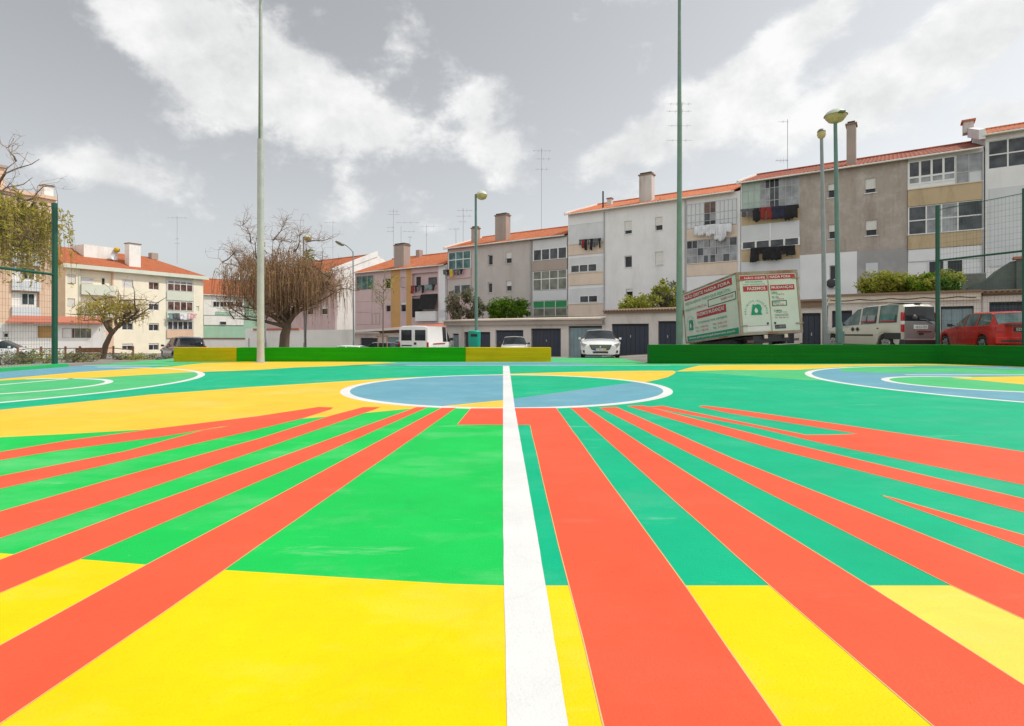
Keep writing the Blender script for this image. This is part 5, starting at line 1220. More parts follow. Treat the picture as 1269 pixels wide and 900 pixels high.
sban(.27,.80,.44,.57,'sign_red','FAZEMOS MUDANÇAS','sign_white')
lettering('Contacte-nos sempre',1,SX(.55,.65),'sign_green',cb,width=.52*TL,height=.06*TH)
for (u,v,t_) in ((.36,.735,'21 940 27 63'),(.36,.80,'21 940 27 64'),(.69,.735,'96 805 14 20'),(.69,.80,'91 730 58 16')):
    lettering('TEL.',1,SX(u-.09,v),'sign_green',cb,width=.07*TL,height=.03*TH); lettering(t_,1,SX(u+.04,v),'sign_red',cb,width=.15*TL,height=.03*TH)
sban(.03,.965,.865,.965,'sign_green','www.projectophilemon.com','sign_white','banner',(.08,.92),.5)
logo(cb, SX(.135,.655) , .50, True, 1.05)
# chassis, cab, wheels, rear bar
TB(.5,1.95,.1,TL+1.6,-.28,-.04,'chassis','plastic'); TB(.15,TW-.1,-.06,.02,-.50,-.40,'rear_bumper','plastic'); TB(.35,TW-.2,-.07,-.065,-.42,-.405,'reflective_strip','sign_white')
for x in (.95,1.75): TB(x-.06,x+.06,-.05,.02,-.16,-.02,'buffer','fascia')
for x in (.25,2.05):
    TB(x,x+.22,.0,.06,-.30,-.20,'tail_light','brown_glass')
cabm = MB(); cabm.prism([(TL+.15+D.y,-.3+D.z),(TL+1.75+D.y,-.3+D.z),(TL+1.75+D.y,.5+D.z),(TL+1.35+D.y,1.35+D.z),(TL+.2+D.y,1.45+D.z),(TL+.15+D.y,1.3+D.z)], .2+D.x, TW-.2+D.x, 'x'); cabm.build('cab', M['truck'], o, bevel=.05)
for yw in (1.2, TL+.9):
    for sx in (.32, TW-.32):
        w_ = MB().lathe([(0,-.12),(.22,-.12),(.24,.12),(0,.12)],18,(0,0,0),'x').build('wheel', M['rim'], o, (sx+D.x, yw+D.y, -.52+D.z-.0))
        MB().lathe([(.22,-.13),(.40,-.13),(.43,-.09),(.43,.09),(.40,.13),(.22,.13)],24,(0,0,0),'x').build('tyre', M['rubber'], w_)

# ------------------------------------------------------------------ washing
def garment(b, x_px, ytop, w, h, kind, mat, yoff, label, group):
    X = b.X(x_px); Z = b.Z(x_px, ytop); p = b.world(X, yoff, Z)
    mb = MB(); nx, nz = 6, 7; ph = random.random()*6
    def off(u, v): return .05*math.sin(u*7+ph)*v + .03*math.sin(v*5+ph*2)
    def keep(u, v):
        if kind == 'shirt': return v < .35 or .18 < u < .82
        if kind == 'trousers': return v < .35 or not .42 < u < .58
        return True
    ids = {}; vs = []
    jag = [random.uniform(-.08,.08) for _ in range(nx+1)]
    for i in range(nx+1):
        for j in range(nz+1):
            u, v = i/nx, j/nz; ids[i,j] = len(vs); vs.append(((u-.5)*w*(1+.06*math.sin(v*3+ph)), -off(u,v), -v*h*(1+jag[i])))
    fs = [(ids[i,j],ids[i+1,j],ids[i+1,j+1],ids[i,j+1]) for i in range(nx) for j in range(nz) if keep((i+.5)/nx,(j+.5)/nz)]
    mb.add(vs, fs, 0, True); name = {'shirt':'shirt','trousers':'trousers','sheet':'sheet','towel':'towel','sock':'sock'}[kind]
    ob = mb.build(name, M[mat], None); ob.location = p; ob.rotation_euler = (0,0,b.row.ang()); so_ = ob.modifiers.new('thick','SOLIDIFY'); so_.thickness = .012
    return tag(ob, label, 'laundry', group)
def wash(b, x0, x1, y, items, yoff, label, lab_line, group):
    X0, X1 = b.X(x0), b.X(x1); Z0, Z1 = b.Z(x0,y[0]), b.Z(x1,y[1])
    p = b.world(X0,yoff,Z0); q = b.world(X1,yoff,Z1)
    ln = thing('washing_line', lab_line, 'washing line', p); v = q-p
    MB().tube([(0,0,0), v], .008, 4).build('cord', M['plastic'], ln)
    nrm = Vector((-b.row.d.y, b.row.d.x,0))*(-yoff)
    for s in ((0,0,0), v): MB().tube([Vector(s)+Vector((0,0,-.03)), Vector(s)+Vector((0,0,-.03))+nrm], .015, 5).build('bracket', M['alu_grey'], ln)
    for (f0, w, h, kind, mat, word) in items:
        x = x0 + (x1-x0)*f0; garment(b, x, y[0]+(y[1]-y[0])*f0, w, h, kind, mat, yoff-.01, (label % word).replace('garment', {'sheet':'cloth','sock':'sock'}.get(kind, kind)), group)
def many(n, kinds, mats, words, hs, wk=1.15, W=4):
    its = []
    for k in range(n):
        i = k % len(mats); its.append(((k+.5)/n, W/n*wk, hs*random.uniform(.75,1.15), kinds[k % len(kinds)], mats[i], words[i]))
    return its
wash(A_blk,920,990,(261,255), [((k+.5)/9, .52, h, kd, m_, w_) for k,(h,kd,m_,w_) in enumerate([(.55,'shirt','cloth_grey','grey'),(.6,'shirt','cloth_grey','grey'),(.95,'trousers','cloth_black','black'),(.85,'shirt','cloth_red','dark red'),(.9,'shirt','cloth_red','dark red'),(.95,'trousers','cloth_navy','navy'),(.85,'shirt','cloth_navy','navy'),(1.0,'trousers','cloth_black','black'),(.9,'shirt','cloth_black','black')])], -.45,
   '%s garment on the upper washing line of the weathered block', 'upper washing line on the weathered block above the truck', 'washing on the upper line above the truck')
wash(A_blk,933,985,(308.5,305), [((k+.5)/7, .58, h, kd, 'cloth_black', 'black') for k,(h,kd) in enumerate([(1.0,'trousers'),(.45,'shirt'),(.9,'towel'),(.95,'towel'),(.9,'shirt'),(.6,'shirt'),(.7,'trousers')])], -.5,
   '%s garment on the lower washing line just above the truck', 'lower washing line on the weathered block just above the truck', 'black washing on the lower line above the truck')
wash(B_blk,720,747.5,(298,296), [((k+.5)/8, .26, h, kd, m_, w_) for k,(h,kd,m_,w_) in enumerate([(.5,'shirt','cloth_grey','grey'),(.75,'sheet','cloth_red','dark red'),(.9,'trousers','cloth_black','black'),(.5,'shirt','cloth_grey','grey'),(.95,'trousers','cloth_black','black'),(.7,'shirt','cloth_grey','grey'),(.6,'sheet','cloth_grey','grey'),(.8,'shirt','cloth_black','black')])], -.4,
   '%s garment on the washing line of the bright white block', 'washing line on the left balconies of the bright white block', 'small dark washing on the white block')
wash(B_blk,863,908,(281,277), [((.06+k*.108), .42, h, kd, 'cloth_white', 'white') for k,(h,kd) in enumerate([(.75,'sheet'),(.8,'sheet'),(.7,'sheet'),(.85,'sheet'),(.8,'sheet'),(1.2,'towel'),(1.3,'towel'),(1.1,'shirt'),(.7,'sheet')])], -.4,
   '%s garment hanging on the line between the grey glazed balconies', 'washing line hung with white sheets on the white block', 'white washing on the white block')
wash(C_blk,552,577,(335,334), [((k+.5)/6, .42, h, kd, m_, w_) for k,(h,kd,m_,w_) in enumerate([(.5,'shirt','cloth_grey','grey'),(.6,'shirt','cloth_black','black'),(.8,'sheet','cloth_yellow','yellow'),(.55,'shirt','cloth_grey','grey'),(.6,'shirt','cloth_grey','grey'),(.5,'shirt','cloth_black','black')])], -.4,
   '%s garment hanging under the teal corner window', 'washing line under the teal corner window', 'washing under the teal corner window')
wash(D_blk,511.5,542,(354.5,353), [((k+.5)/7, .46, h, kd, m_, w_) for k,(h,kd,m_,w_) in enumerate([(.85,'towel','cloth_red','dark red'),(.7,'shirt','cloth_black','black'),(.6,'shirt','cloth_grey','grey'),(.85,'shirt','cloth_black','black'),(.5,'sheet','cloth_teal','teal'),(.55,'sheet','cloth_teal','teal'),(.6,'shirt','cloth_black','black')])], -.3,
   '%s garment on the line over the dark awning of the pink block', 'washing line over the dark awning of the pink block', 'washing on the pink block')
wash(G_blk,207.5,240,(388.3,388.8), [((k+.5)/7, .85, h, kd, m_, w_) for k,(h,kd,m_,w_) in enumerate([(.9,'shirt','cloth_teal','teal'),(.8,'shirt','cloth_grey','grey'),(.9,'shirt','cloth_grey','grey'),(.9,'sheet','cloth_white','white'),(.9,'sheet','cloth_white','white'),(.8,'sheet','cloth_pink','pink'),(.6,'shirt','cloth_pink','pink')])], -.5,
   '%s garment hung outside the cream block balcony', 'washing line outside the cream block balcony', 'washing on the cream block')

# ------------------------------------------------------------------ roof antennas
def antenna(x, yt, yb, Y, booms, label, r=.022):
    """booms: (photo row, left px, right px, number of rods)"""
    X = at(x,Y); z1, z0 = zat(yt,Y), zat(yb,Y)-.6
    o = thing('tv_antenna', label, 'antenna', (X,Y,z0), 0, 'television antennas on the roofs')
    MB().tube([(0,0,0),(0,0,z1-z0)], r*.6, 5).build('mast', M['antenna'], o)
    for (y, xl, xr, n) in booms:
        z = zat(y,Y)-z0; a, c = at(xl,Y)-X, at(xr,Y)-X; mb = MB(); mb.tube([(a,0,z),(c,0,z)], .010, 5)
        for k in range(n):
            q = a + (c-a)*(k+.5)/n; l = .22+.12*(k % 3); mb.tube([(q,-l,z-.02),(q,l,z+.02)], .006, 4); mb.tube([(q,-.0,z-l*.5),(q,.0,z+l*.5)], .006, 4)
        mb.build('boom', M['antenna'], o)
antenna(671,184,285,58,[(187,660,683,5),(197,664,683,3),(210,663,680,3)],'tall thin antenna mast on the grey-pink block below the big cloud',.03)
antenna(845,127,240,44.5,[(129,828,857,4),(138,826,857,4),(156,828,856,3),(174,826,858,2)],'tall antenna with four booms beside the green floodlight pole',.03)
antenna(976,148,203,41,[(151,964,977,1),(199,961,977,4)],'antenna with a single bent top boom on the weathered block roof',.03)
antenna(487.5,259,312,66,[(262,481,494,3),(266,480,496,2),(282,479,489,2),(287,479,488,2)],'tallest antenna behind the pink block chimney',.03)
antenna(497,281,310,66,[(276,490,520,4),(287,499,515,3)],'antenna with the long tilted boom behind the pink block chimney',.03)
antenna(528.5,279,318,65,[(281,520,541,3),(291,527,530,1)],'lone antenna on the right half of the pink block roof',.03)
antenna(508,293,316,66,[(294,505,511,2)],'small antenna in the middle of the pink block roof',.025)
antenna(565,283,300,60,[(284,556,570,3)],'left short antenna by the small dish on the grey-pink roof',.03)
antenna(574,258,300,60,[(261,566,586,4),(268,565,585,3),(275,568,579,2)],'whitish zigzag antenna on the grey-pink roof',.03)
antenna(412.5,274,330,76,[(276,402,416,3)],'thin antenna over the roof behind the brown willow',.03)
antenna(219.5,268,322,84,[(270,206,232,5),(296,217,222,2),(302,216,223,2)],'thin antenna over the right end of the cream block roof',.03)
antenna(818,244,251,44,[(247,817.6,818.4,1)],'short spike aerial on the bright white block roof',.03)

# ------------------------------------------------------------------ trees and shrubs
def leaves(mb, pts, size, mi=0, asp=1.8):
    vs = []; fs = []
    for p in pts:
        u = Vector((random.gauss(0,1),random.gauss(0,1),random.gauss(0,1))).normalized(); w = u.cross(Vector((random.gauss(0,1),random.gauss(0,1),random.gauss(0,1)))).normalized()
        s = size*random.uniform(.6,1.3); i = len(vs)
        vs += [p-u*s*asp*.5, p+w*s*.4, p+u*s*asp*.5, p-w*s*.4]; fs.append((i,i+1,i+2,i+3))
    mb.add(vs, fs, mi)
def limb(a, b, n=5, bend=.15):
    a, b = Vector(a), Vector(b); L = (b-a).length; pts = []
    j = Vector((random.uniform(-1,1),random.uniform(-1,1),random.uniform(-.3,.6)))*L*bend; j2 = Vector((random.uniform(-1,1),random.uniform(-1,1),random.uniform(-1,1)))*L*bend*.5
    for k in range(n+1):
        f = k/n; pts.append(a.lerp(b,f) + j*math.sin(math.pi*f) + j2*math.sin(2*math.pi*f))
    return pts
def willow(x, ybase, Y, trunk, limbs, crown, nstr, slen, label, leafm, gzv=None, leafn=7, leafsize=.10, twigs=160, tr=.32, sr=1.0, zmin=.9, under=2.2):
    X = at(x,Y); g = gz(X,Y) if gzv is None else gzv
    o = thing('willow_tree', label, 'tree', (X,Y,g), 0, 'willows round the court')
    def L(px, py, dy=0): Yd = Y+dy; return Vector((at(px,Yd)-X, dy, zat(py,Yd)-g))
    t = MB(); tp = [L(*p) for p in trunk]; tp[0].z = -.2
    t.tube(tp, [tr*(1-.45*k/(len(tp)-1)) for k in range(len(tp))], 10); t.build('trunk', M['bark'], o)
    lm = MB(); tips = []
    for (px,py,dy,r, ex,ey,edy) in limbs:
        pts = limb(L(px,py,dy), L(ex,ey,edy), 6, .12); lm.tube(pts, [r*(1-.97*(k/6)**.8)+.006 for k in range(7)], 7); 
        for k in range(2,7): tips.append(pts[k])
        for k in range(5):
            s = pts[random.randint(2,6)]; e = s + Vector((random.uniform(-1,1),random.uniform(-1,1),random.uniform(-.1,.9))).normalized()*random.uniform(.8,1.9)
            q = limb(s,e,4,.15); lm.tube(q, [.045,.035,.026,.018,.010], 5); tips += q[2:]
    lm.build('branch', M['bark'], o)
    tw = MB()
    for k in range(twigs):                                     # airy bare twigs round the top
        s = random.choice(tips); e = s + Vector((random.uniform(-1,1),random.uniform(-1,1),random.uniform(.0,1.0))).normalized()*random.uniform(.5,1.5)
        q = limb(s,e,4,.25); tw.tube(q, [.014,.011,.009,.007,.004], 3, 0, False)
        for _ in range(3):
            a = random.choice(q[1:]); c = a + Vector((random.uniform(-1,1),random.uniform(-1,1),random.uniform(-.6,.7)))*.45; tw.tube(limb(a,c,2,.2), [.007,.005,.003], 3, 0, False)
    tw.build('twigs', M['twig'], o)
    (c0x,c0y,cr,cz) = crown; st = MB(); cc = L(c0x,c0y); pts_l = []
    for k in range(nstr):
        while True:
            u = Vector((random.uniform(-1,1),random.uniform(-1,1),random.uniform(-.55,1)))
            if .25 < u.length < 1: break
        lump = .72 + .28*math.sin(u.x*5+1)*math.sin(u.y*4+2)
        s = cc + Vector((u.x*cr*lump, u.y*cr*.85, u.z*cz*lump)); ln = slen*random.uniform(.35,1.15)
        dv = Vector((u.x,u.y,0))*.35 + Vector((random.gauss(0,.28),random.gauss(0,.28),0)); up_ = random.uniform(.05,.4); pts = []
        for i in range(6):
            f = i/5; pts.append(s + dv*f*ln*.5*(1-f*.45) + Vector((random.gauss(0,.03),random.gauss(0,.03), up_*ln*math.sin(f*2.4) - ln*f*f*.85)))
        if pts[-1].z < zmin + under*max(0, 1-math.hypot(pts[-1].x-cc.x, pts[-1].y-cc.y)/(cr*.62)): continue
        st.tube(pts, [sr*q for q in (.010,.009,.008,.007,.006,.004)], 3, 0, False)
        for _ in range(leafn):
            f = random.uniform(.15,1)*4.99; i = int(f); pts_l.append(pts[i].lerp(pts[i+1], f-i) + Vector((random.gauss(0,.05),random.gauss(0,.05),random.gauss(0,.04))))
    st.build('hanging_twigs', M['twig'], o)
    lf = MB(); leaves(lf, pts_l, leafsize, 0, 2.6); lf.build('foliage', M[leafm], o)
    return o
willow(351,430,34,[(351,430),(353,415),(356,405),(357,398)],[(355,404,0,.2,300,360,-.6),(357,399,0,.2,380,345,.4),(357,398,0,.17,345,315,.6),(357,400,0,.18,415,362,-.5),(355,403,0,.15,325,340,1.8),(357,399,0,.15,395,360,2.2),(357,399,0,.14,365,312,-1.2),(353,405,0,.14,290,395,-1.3),(357,400,0,.13,330,375,-2.2),(358,398,0,.12,400,310,.8),(356,402,0,.12,275,325,.5),(356,402,0,.10,310,300,.3),(357,399,0,.1,338,298,-.4),(357,399,0,.1,380,300,1.0),(356,400,0,.1,298,338,1.2),(357,399,0,.1,412,338,-1.0),(357,399,0,.1,352,330,-2.0)],
       (354,347,4.4,2.1), 2200, 2.4, 'big brown willow with drooping bare twigs behind the green bench', 'willow', -.75, 2, .055, 1500, .33, 1.5, 1.2)
willow(-70,445,25,[(-70,445),(-66,400),(-60,350)],[(-60,350,0,.25,-5,262,.3),(-60,350,0,.2,-40,240,1),(-62,360,0,.2,0,225,-.5),(-62,355,0,.18,30,250,.6),(-60,352,0,.15,45,300,-.4),(-60,350,0,.15,-100,260,0),(-25,300,0,.1,20,200,.2),(-30,290,0,.1,58,258,.4)],
       (0,270,2.7,1.1), 800, 3.6, 'yellow-green weeping willow behind the left sports fence', 'willow_green', -.15, 17, .085, 160, .4, 1.0, 2.2)
# leaning willow
willow(128,442,27,[(126,444),(131,428),(137,415),(146,405)],[(146,405,0,.12,155,388,0),(140,411,0,.10,112,385,.3),(146,405,0,.11,172,385,-.2),(146,405,0,.09,150,372,.5),(138,413,0,.08,118,372,-.5),(150,402,0,.08,168,395,.4)],
       (138,382,1.75,.75), 260, 1.3, 'small leaning willow with thin yellowish foliage before the cream block', 'willow_green', -.22, 10, .06, 40, .15, 1.0, 1.0)
def bush(x0, x1, yt, yb, Y, mats, label, n=34, per=70, size=.12, trunkz=None, name='shrub', cat='shrub', top=None, dens=1.0):
    X = at((x0+x1)/2,Y); g = gz(X,Y); o = thing(name, label, cat, (X,Y,g), 0, 'shrubs behind the garages' if Y > 24 else None)
    rx = (at(x1,Y)-at(x0,Y))/2; z0, z1 = zat(yb,Y)-g, zat(yt,Y)-g; rz = (z1-z0)/2; cz = (z0+z1)/2
    tr = MB()
    for k in range(4):
        a = random.uniform(-.35,.35)*rx; tr.tube(limb((a*.4,0,-.2),(a*1.6,random.uniform(-.3,.3),cz+.3*rz),5,.08), [.09,.08,.07,.05,.04,.02], 6)
    tr.build('stem', M['bark'], o)
    for mi, mt in enumerate(mats):
        lf = MB(); pts = []
        for k in range(int(n*dens)):
            u = Vector((random.gauss(0,1),random.gauss(0,1),random.gauss(0,1))).normalized(); f = random.uniform(.35,1)**.6
            hx = top((u.x*f+1)/2) if top else 1
            c = Vector((u.x*rx*f*.9, u.y*min(rx,1.2)*f, cz - rz + rz*(1+u.z*f*.86)*hx)); rc = random.uniform(.10,.46)*min(rz*1.2,1.0)+.07
            for _ in range(per):
                v = Vector((random.gauss(0,1),random.gauss(0,1),random.gauss(0,1))).normalized()*rc*random.uniform(.3,1.1)
                p = c + v
                if p.z > z0-.5: pts.append(p)
        leaves(lf, pts, size, 0, 1.7); lf.build('foliage', M[mt], o)
    return o
bush(550,604,356,405,46.5,['leaf_olive','leaf_olive'],'grey-green olive shrub above the garages left of the yellow bench lamp post',32,70,.13)
bush(597,659,368,402,47.5,['leaf','leaf'],'bright green shrub above the garages right of the lamp post with the teal bin',36,70,.14)
bush(762,822,362,392,36.5,['leaf_yellow','leaf_yellow'],'low yellow-green shrub above the corrugated garage roof',30,60,.12,top=lambda u:.55+.5*u)
bush(806,845,343,390,37.5,['leaf_yellow','leaf_olive'],'taller yellow-green shrub tucked against the green floodlight pole',26,60,.12)
bush(1064,1130,337,368,29.5,['leaf_yellow','leaf_yellow'],'yellow-green leafy shrub above the beige van',40,70,.105)
bush(1118,1193,332,366,28.6,['leaf','leaf_yellow'],'dense bright green shrub above the garages behind the fence post',36,75,.11,top=lambda u:.7+.3*u)
# young tree by the grey lamp and the staked sapling
def sapling(x, yb, yt, Y, mt, nl, label, size, spread, y_leaf0, stakes=False):
    X = at(x,Y); g = gz(X,Y); h = zat(yt,Y)-g; o = thing('sapling', label, 'tree', (X,Y,g))
    MB().tube(limb((0,0,-.1),(.05,0,h*.92),8,.012), [.045,.042,.04,.036,.032,.026,.02,.014,.01], 7).build('trunk', M['bark'], o)
    z0 = zat(y_leaf0,Y)-g; br = MB(); pts = []
    for k in range(16):
        z = random.uniform(z0, h*.95); a = random.uniform(0,6.28); e = Vector((math.cos(a)*spread*random.uniform(.5,1),math.sin(a)*spread*.8,z+random.uniform(.1,.6))); q = limb((0,0,z-.25),e,3,.12)
        br.tube(q,[.016,.012,.009,.005],4,0,False)
        for _ in range(nl):
            p = q[random.randint(1,3)] + Vector((random.gauss(0,.13),random.gauss(0,.13),random.gauss(0,.13))); pts.append(p)
    br.build('branch', M['bark'], o); lf = MB(); leaves(lf, pts, size, 0, 1.4); lf.build('foliage', M[mt], o)
    if stakes:
        for sx in (-.28,.28):
            MB().tube([(sx,-.1,-.1),(sx,-.1,zat(416,Y)-g)], .035, 6).build('stake', M['stake'], o)
        zz = zat(417.5,Y)-g; MB().box(-.36,.36,-.16,-.135,zz,zz+.08).build('crossbar', M['stake'], o)
sapling(379,430,310,37,'leaf_fresh',13,'young slender tree with fresh green leaves beside the grey lamp post',.19,.45,350)
sapling(474.5,430,338,33.5,'leaf_yellow',14,'staked sapling with sparse yellow leaves in front of the pink block',.085,1.0,380,True)

# low shrubs and rustic rail fence on the left verge
VGp = 'low shrubs on the left verge'
def small_bush(x, Y, w, h, mt, label):
    X = at(x,Y); g = gz(X,Y); o = thing('low_shrub', label, 'shrub', (X,Y,g), 0, VGp); pts = []; tr = MB()
    for k in range(9):
        a = random.uniform(0,6.28); e = Vector((math.cos(a)*w*.45,math.sin(a)*w*.3,h*random.uniform(.5,.95))); q = limb((0,0,-.05),e,3,.1); tr.tube(q,[.012,.01,.008,.004],4,0,False)
        for _ in range(26): pts.append(q[random.randint(1,3)] + Vector((random.gauss(0,.12*w),random.gauss(0,.1),random.gauss(0,.12*h))))
    tr.build('stem', M['bark'], o); lf = MB(); leaves(lf, [p for p in pts if p.z > 0], .055, 0, 1.8); lf.build('foliage', M[mt], o)
for k,(x,Y,w,h,mt) in enumerate([(3,20.5,1.3,.6,'leaf_olive'),(14,21,1.2,.5,'leaf_olive'),(27,21.5,1.1,.45,'leaf_yellow'),(40,22,1.1,.5,'leaf_olive'),(55,22,1.2,.55,'leaf_yellow'),(88,23,1.2,.5,'leaf_olive'),(100,23.5,1.3,.45,'leaf_yellow'),(112,24,1.1,.5,'leaf_olive'),(165,26,1.0,.35,'leaf_yellow'),(200,27,1.1,.3,'leaf_olive'),(150,26,.9,.3,'leaf_olive'),(180,27,1.0,.25,'leaf_yellow')]):
    small_bush(x,Y,w,h,mt,['grey-green low shrub nearest the left edge of the verge','grey-green low shrub below the white hatchback on the left verge','yellowish low shrub left of the first rail fence posts','grey-green low shrub just left of the left sports fence post','yellowish low shrub directly beside the left sports fence post','grey-green low shrub below the brown wooden bench','yellowish low shrub just right of the brown wooden bench','grey-green low shrub at the foot of the leaning willow','yellowish low shrub at the end of the rail fence','grey-green tiny shrub in front of the dark people carrier','grey-green tiny shrub just right of the leaning willow trunk','yellowish tiny shrub left of the dark people carrier'][k])
o = thing('rail_fence','low rustic brown rail fence on the verge before the white annexe','fence',(at(22,25),25,gz(at(22,25),25)))
ps = [(at(x,25+.02*(x-22))-at(22,25), .02*(x-22)) for x in (22,51,81,99,140.5,165)]
zz = [gz(at(22,25)+p[0],25+p[1]) - gz(at(22,25),25) for p in ps]
for p,z in zip(ps,zz): MB().tube([(p[0],p[1],z-.2),(p[0],p[1],z+.62)], .045, 7).build('post', M['wood'], o)
for hgt in (.26,.52):
    for (p,z),(q,z2) in zip(zip(ps,zz),list(zip(ps,zz))[1:]): MB().tube([(p[0],p[1],z+hgt),(q[0],q[1],z2+hgt*(.8 if q is ps[-1] else 1))], .022, 6).build('rail', M['wood'], o)
o = thing('bench', 'small orange-brown wooden bench beside the rail fence at the left', 'bench', (at(95,26),26,gz(at(95,26),26)), R(4))
z_ = zat(440,26)-o.location.z
MB().box(-.2,1.0,-.2,.2,z_,z_+.06).build('seat', M['wood'], o); MB().box(-.2,1.0,.2,.24,z_+.1,z_+.3).build('backrest', M['wood'], o)
for x in (-.1,.9): MB().box(x-.04,x+.04,-.18,.18,-.1,z_-.002).build('leg', M['wood'], o)
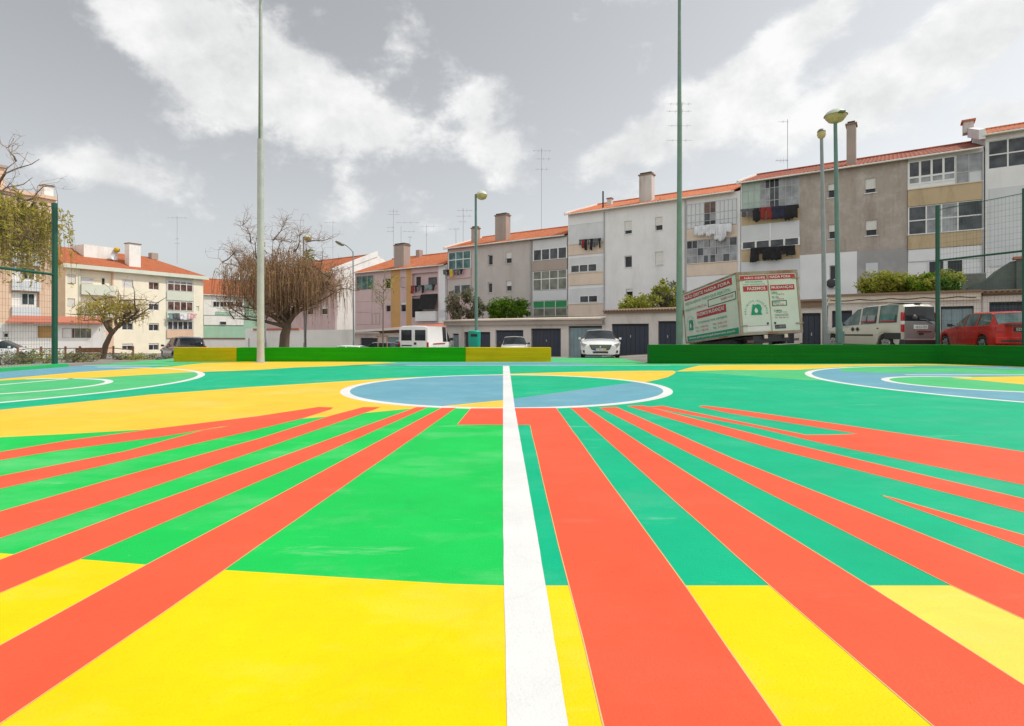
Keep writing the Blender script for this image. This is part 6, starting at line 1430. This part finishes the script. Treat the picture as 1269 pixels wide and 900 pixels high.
# ------------------------------------------------------------------ sky, sun, camera
def sky():
    w = bpy.data.worlds.new('World'); bpy.context.scene.world = w; w.use_nodes = True; nt = w.node_tree; bg = nt.nodes['Background']
    sk = N(nt, 'ShaderNodeTexSky'); sk.sky_type = 'NISHITA'; sk.sun_disc = False; sk.sun_elevation = SUN_EL; sk.sun_rotation = SUN_AZ
    sk.dust_density = 1.6; sk.air_density = 1.0
    hs = N(nt, 'ShaderNodeHueSaturation'); hs.inputs['Saturation'].default_value = .17; hs.inputs['Value'].default_value = SKYV
    nt.links.new(mix(nt, 1.0, sk.outputs[0], (.965,1.045,.995), 'MULTIPLY'), hs.inputs['Color'])
    tc = N(nt, 'ShaderNodeTexCoord'); sx = N(nt, 'ShaderNodeSeparateXYZ'); nt.links.new(tc.outputs['Generated'], sx.inputs[0])
    def mth(op, a, b=None, c=None, clamp=False):
        m = N(nt, 'ShaderNodeMath', op=op); m.use_clamp = clamp
        for i, v in enumerate((a,b,c)):
            if v is None: continue
            if isinstance(v, (int,float)): m.inputs[i].default_value = v
            else: nt.links.new(v, m.inputs[i])
        return m.outputs[0]
    az = mth('ARCTAN2', sx.outputs[0], sx.outputs[1]); el = mth('ARCSINE', sx.outputs[2])
    # cloud deck coordinates
    dz = mth('ADD', mth('MAXIMUM', sx.outputs[2], 0), .22)
    cv = N(nt, 'ShaderNodeCombineXYZ'); nt.links.new(mth('DIVIDE', sx.outputs[0], dz), cv.inputs[0]); nt.links.new(mth('DIVIDE', sx.outputs[1], dz), cv.inputs[1])
    def nz(scale, detail, rough, off=0, dist=0, sq=1.0):
        n = N(nt, 'ShaderNodeTexNoise'); n.inputs['Scale'].default_value = scale; n.inputs['Detail'].default_value = detail; n.inputs['Roughness'].default_value = rough; n.inputs['Distortion'].default_value = dist
        mp = N(nt, 'ShaderNodeMapping'); mp.inputs['Location'].default_value = (off, off*.7, 0); mp.inputs['Scale'].default_value = (1,1,sq); nt.links.new(tc.outputs['Generated'], mp.inputs[0]); nt.links.new(mp.outputs[0], n.inputs['Vector']); return n.outputs['Fac']
    fb = nz(4.2, 12, .58, 3.1, .15, 1.5); fine = nz(13.0, 10, .62, 8.3, .2, 1.4)
    def ae(x, y):
        dx = x-CX; return math.atan2(dx, F), math.atan2(HZ-y, math.hypot(F, dx))
    total = None
    for (x, y, rx, ry, rot, amp) in CLOUDS:
        a0, e0 = ae(x, y); a1, _ = ae(x+rx, y); _, e1 = ae(x, y-ry); ra = abs(a1-a0); re = abs(e1-e0)
        u = mth('SUBTRACT', az, a0); v = mth('SUBTRACT', el, e0); cr, sr = math.cos(R(rot)), math.sin(R(rot))
        uu = mth('MULTIPLY', mth('ADD', mth('MULTIPLY', u, cr), mth('MULTIPLY', v, sr)), 1/ra)
        vv = mth('MULTIPLY', mth('SUBTRACT', mth('MULTIPLY', v, cr), mth('MULTIPLY', u, sr)), 1/re)
        d = mth('ADD', mth('MULTIPLY', uu, uu), mth('MULTIPLY', vv, vv))
        g = mth('MULTIPLY', mth('EXPONENT', mth('MULTIPLY', d, -1.0)), amp)
        total = g if total is None else mth('ADD', total, g)
    # unseen bright cloud deck added behind the camera to fill the shaded fronts
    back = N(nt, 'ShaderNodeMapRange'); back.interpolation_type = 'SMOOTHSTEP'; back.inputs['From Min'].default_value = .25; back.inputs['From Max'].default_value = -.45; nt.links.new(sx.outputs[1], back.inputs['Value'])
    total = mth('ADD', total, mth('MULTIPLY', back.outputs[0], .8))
    nn = mth('ADD', mth('MULTIPLY', mth('SUBTRACT', fb, .5), 2.3), mth('MULTIPLY', mth('SUBTRACT', fine, .5), 1.25))
    f = mth('ADD', total, nn)
    mr = N(nt, 'ShaderNodeMapRange'); mr.interpolation_type = 'SMOOTHSTEP'; mr.inputs['From Min'].default_value = .27; mr.inputs['From Max'].default_value = .80; nt.links.new(f, mr.inputs['Value'])
    sh = mth('ADD', mth('MULTIPLY', nz(7.0, 10, .6, 14.0), .6), mth('MULTIPLY', fine, .4))
    shade = mix(nt, ramp(nt, sh, .38, .60), CLOUD_A, CLOUD_B)
    shade = mix(nt, back.outputs[0], shade, FILL_CLOUD)
    col = mix(nt, mth('MULTIPLY', mr.outputs[0], .93), hs.outputs[0], shade)
    nt.links.new(col, bg.inputs[0]); bg.inputs[1].default_value = .1
SUN_EL = R(52); SUN_DIR = Vector((.97,.17,0)).normalized()
SUN_AZ = math.atan2(SUN_DIR.x, SUN_DIR.y)
SKYV = 1.12
CLOUD_A, CLOUD_B = (5.7,5.75,5.8), (7.8,7.8,7.75); FILL_CLOUD = (8.6,8.6,8.6)
CLOUDS = [(200,15,100,60,0,.85),(290,90,110,70,-20,.95),(395,125,95,60,-10,.85),(480,150,70,45,-15,.75),(505,40,35,60,0,.5),(600,150,60,65,-30,.72),(630,205,50,35,-25,.6),
          (140,213,100,26,0,.85),(420,262,40,20,0,.5),(1120,90,150,42,22,.95),(960,75,100,42,25,.85),(880,130,80,48,15,.85),(770,185,85,26,15,.75),(1010,20,90,28,15,.7),(1220,30,110,55,20,1.0),(1010,145,100,35,10,.5),(1240,140,70,25,10,.35),(460,310,40,20,0,.3),(820,165,60,30,20,.6),(560,260,160,45,0,.28),(300,270,90,40,0,.25),(900,210,200,60,10,.12)]
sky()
sl = bpy.data.lights.new('sun', 'SUN'); sl.energy = 2.4; sl.angle = R(.5); sl.color = (1,.955,.88)
so = bpy.data.objects.new('sun', sl); C.objects.link(so)
sd = Vector((SUN_DIR.x*math.cos(SUN_EL), SUN_DIR.y*math.cos(SUN_EL), math.sin(SUN_EL)))
so.rotation_euler = (-sd).to_track_quat('-Z','Y').to_euler(); so.location = (20,0,40)
cam = bpy.data.cameras.new('camera'); co = bpy.data.objects.new('camera', cam); C.objects.link(co)
co.location = (0,0,CAMH); co.rotation_euler = (R(90),0,0); cam.sensor_width = 36; cam.lens = F/1269*36; cam.shift_y = -(450-HZ)/1269; cam.clip_end = 3000; cam.clip_start = .05
sc = bpy.context.scene; sc.camera = co
sc.view_settings.view_transform = 'Standard'; sc.view_settings.look = 'None'; sc.view_settings.exposure = .35; sc.view_settings.gamma = 1; sc.view_settings.use_curve_mapping = False
sc.cycles.max_bounces = 6; sc.cycles.diffuse_bounces = 3
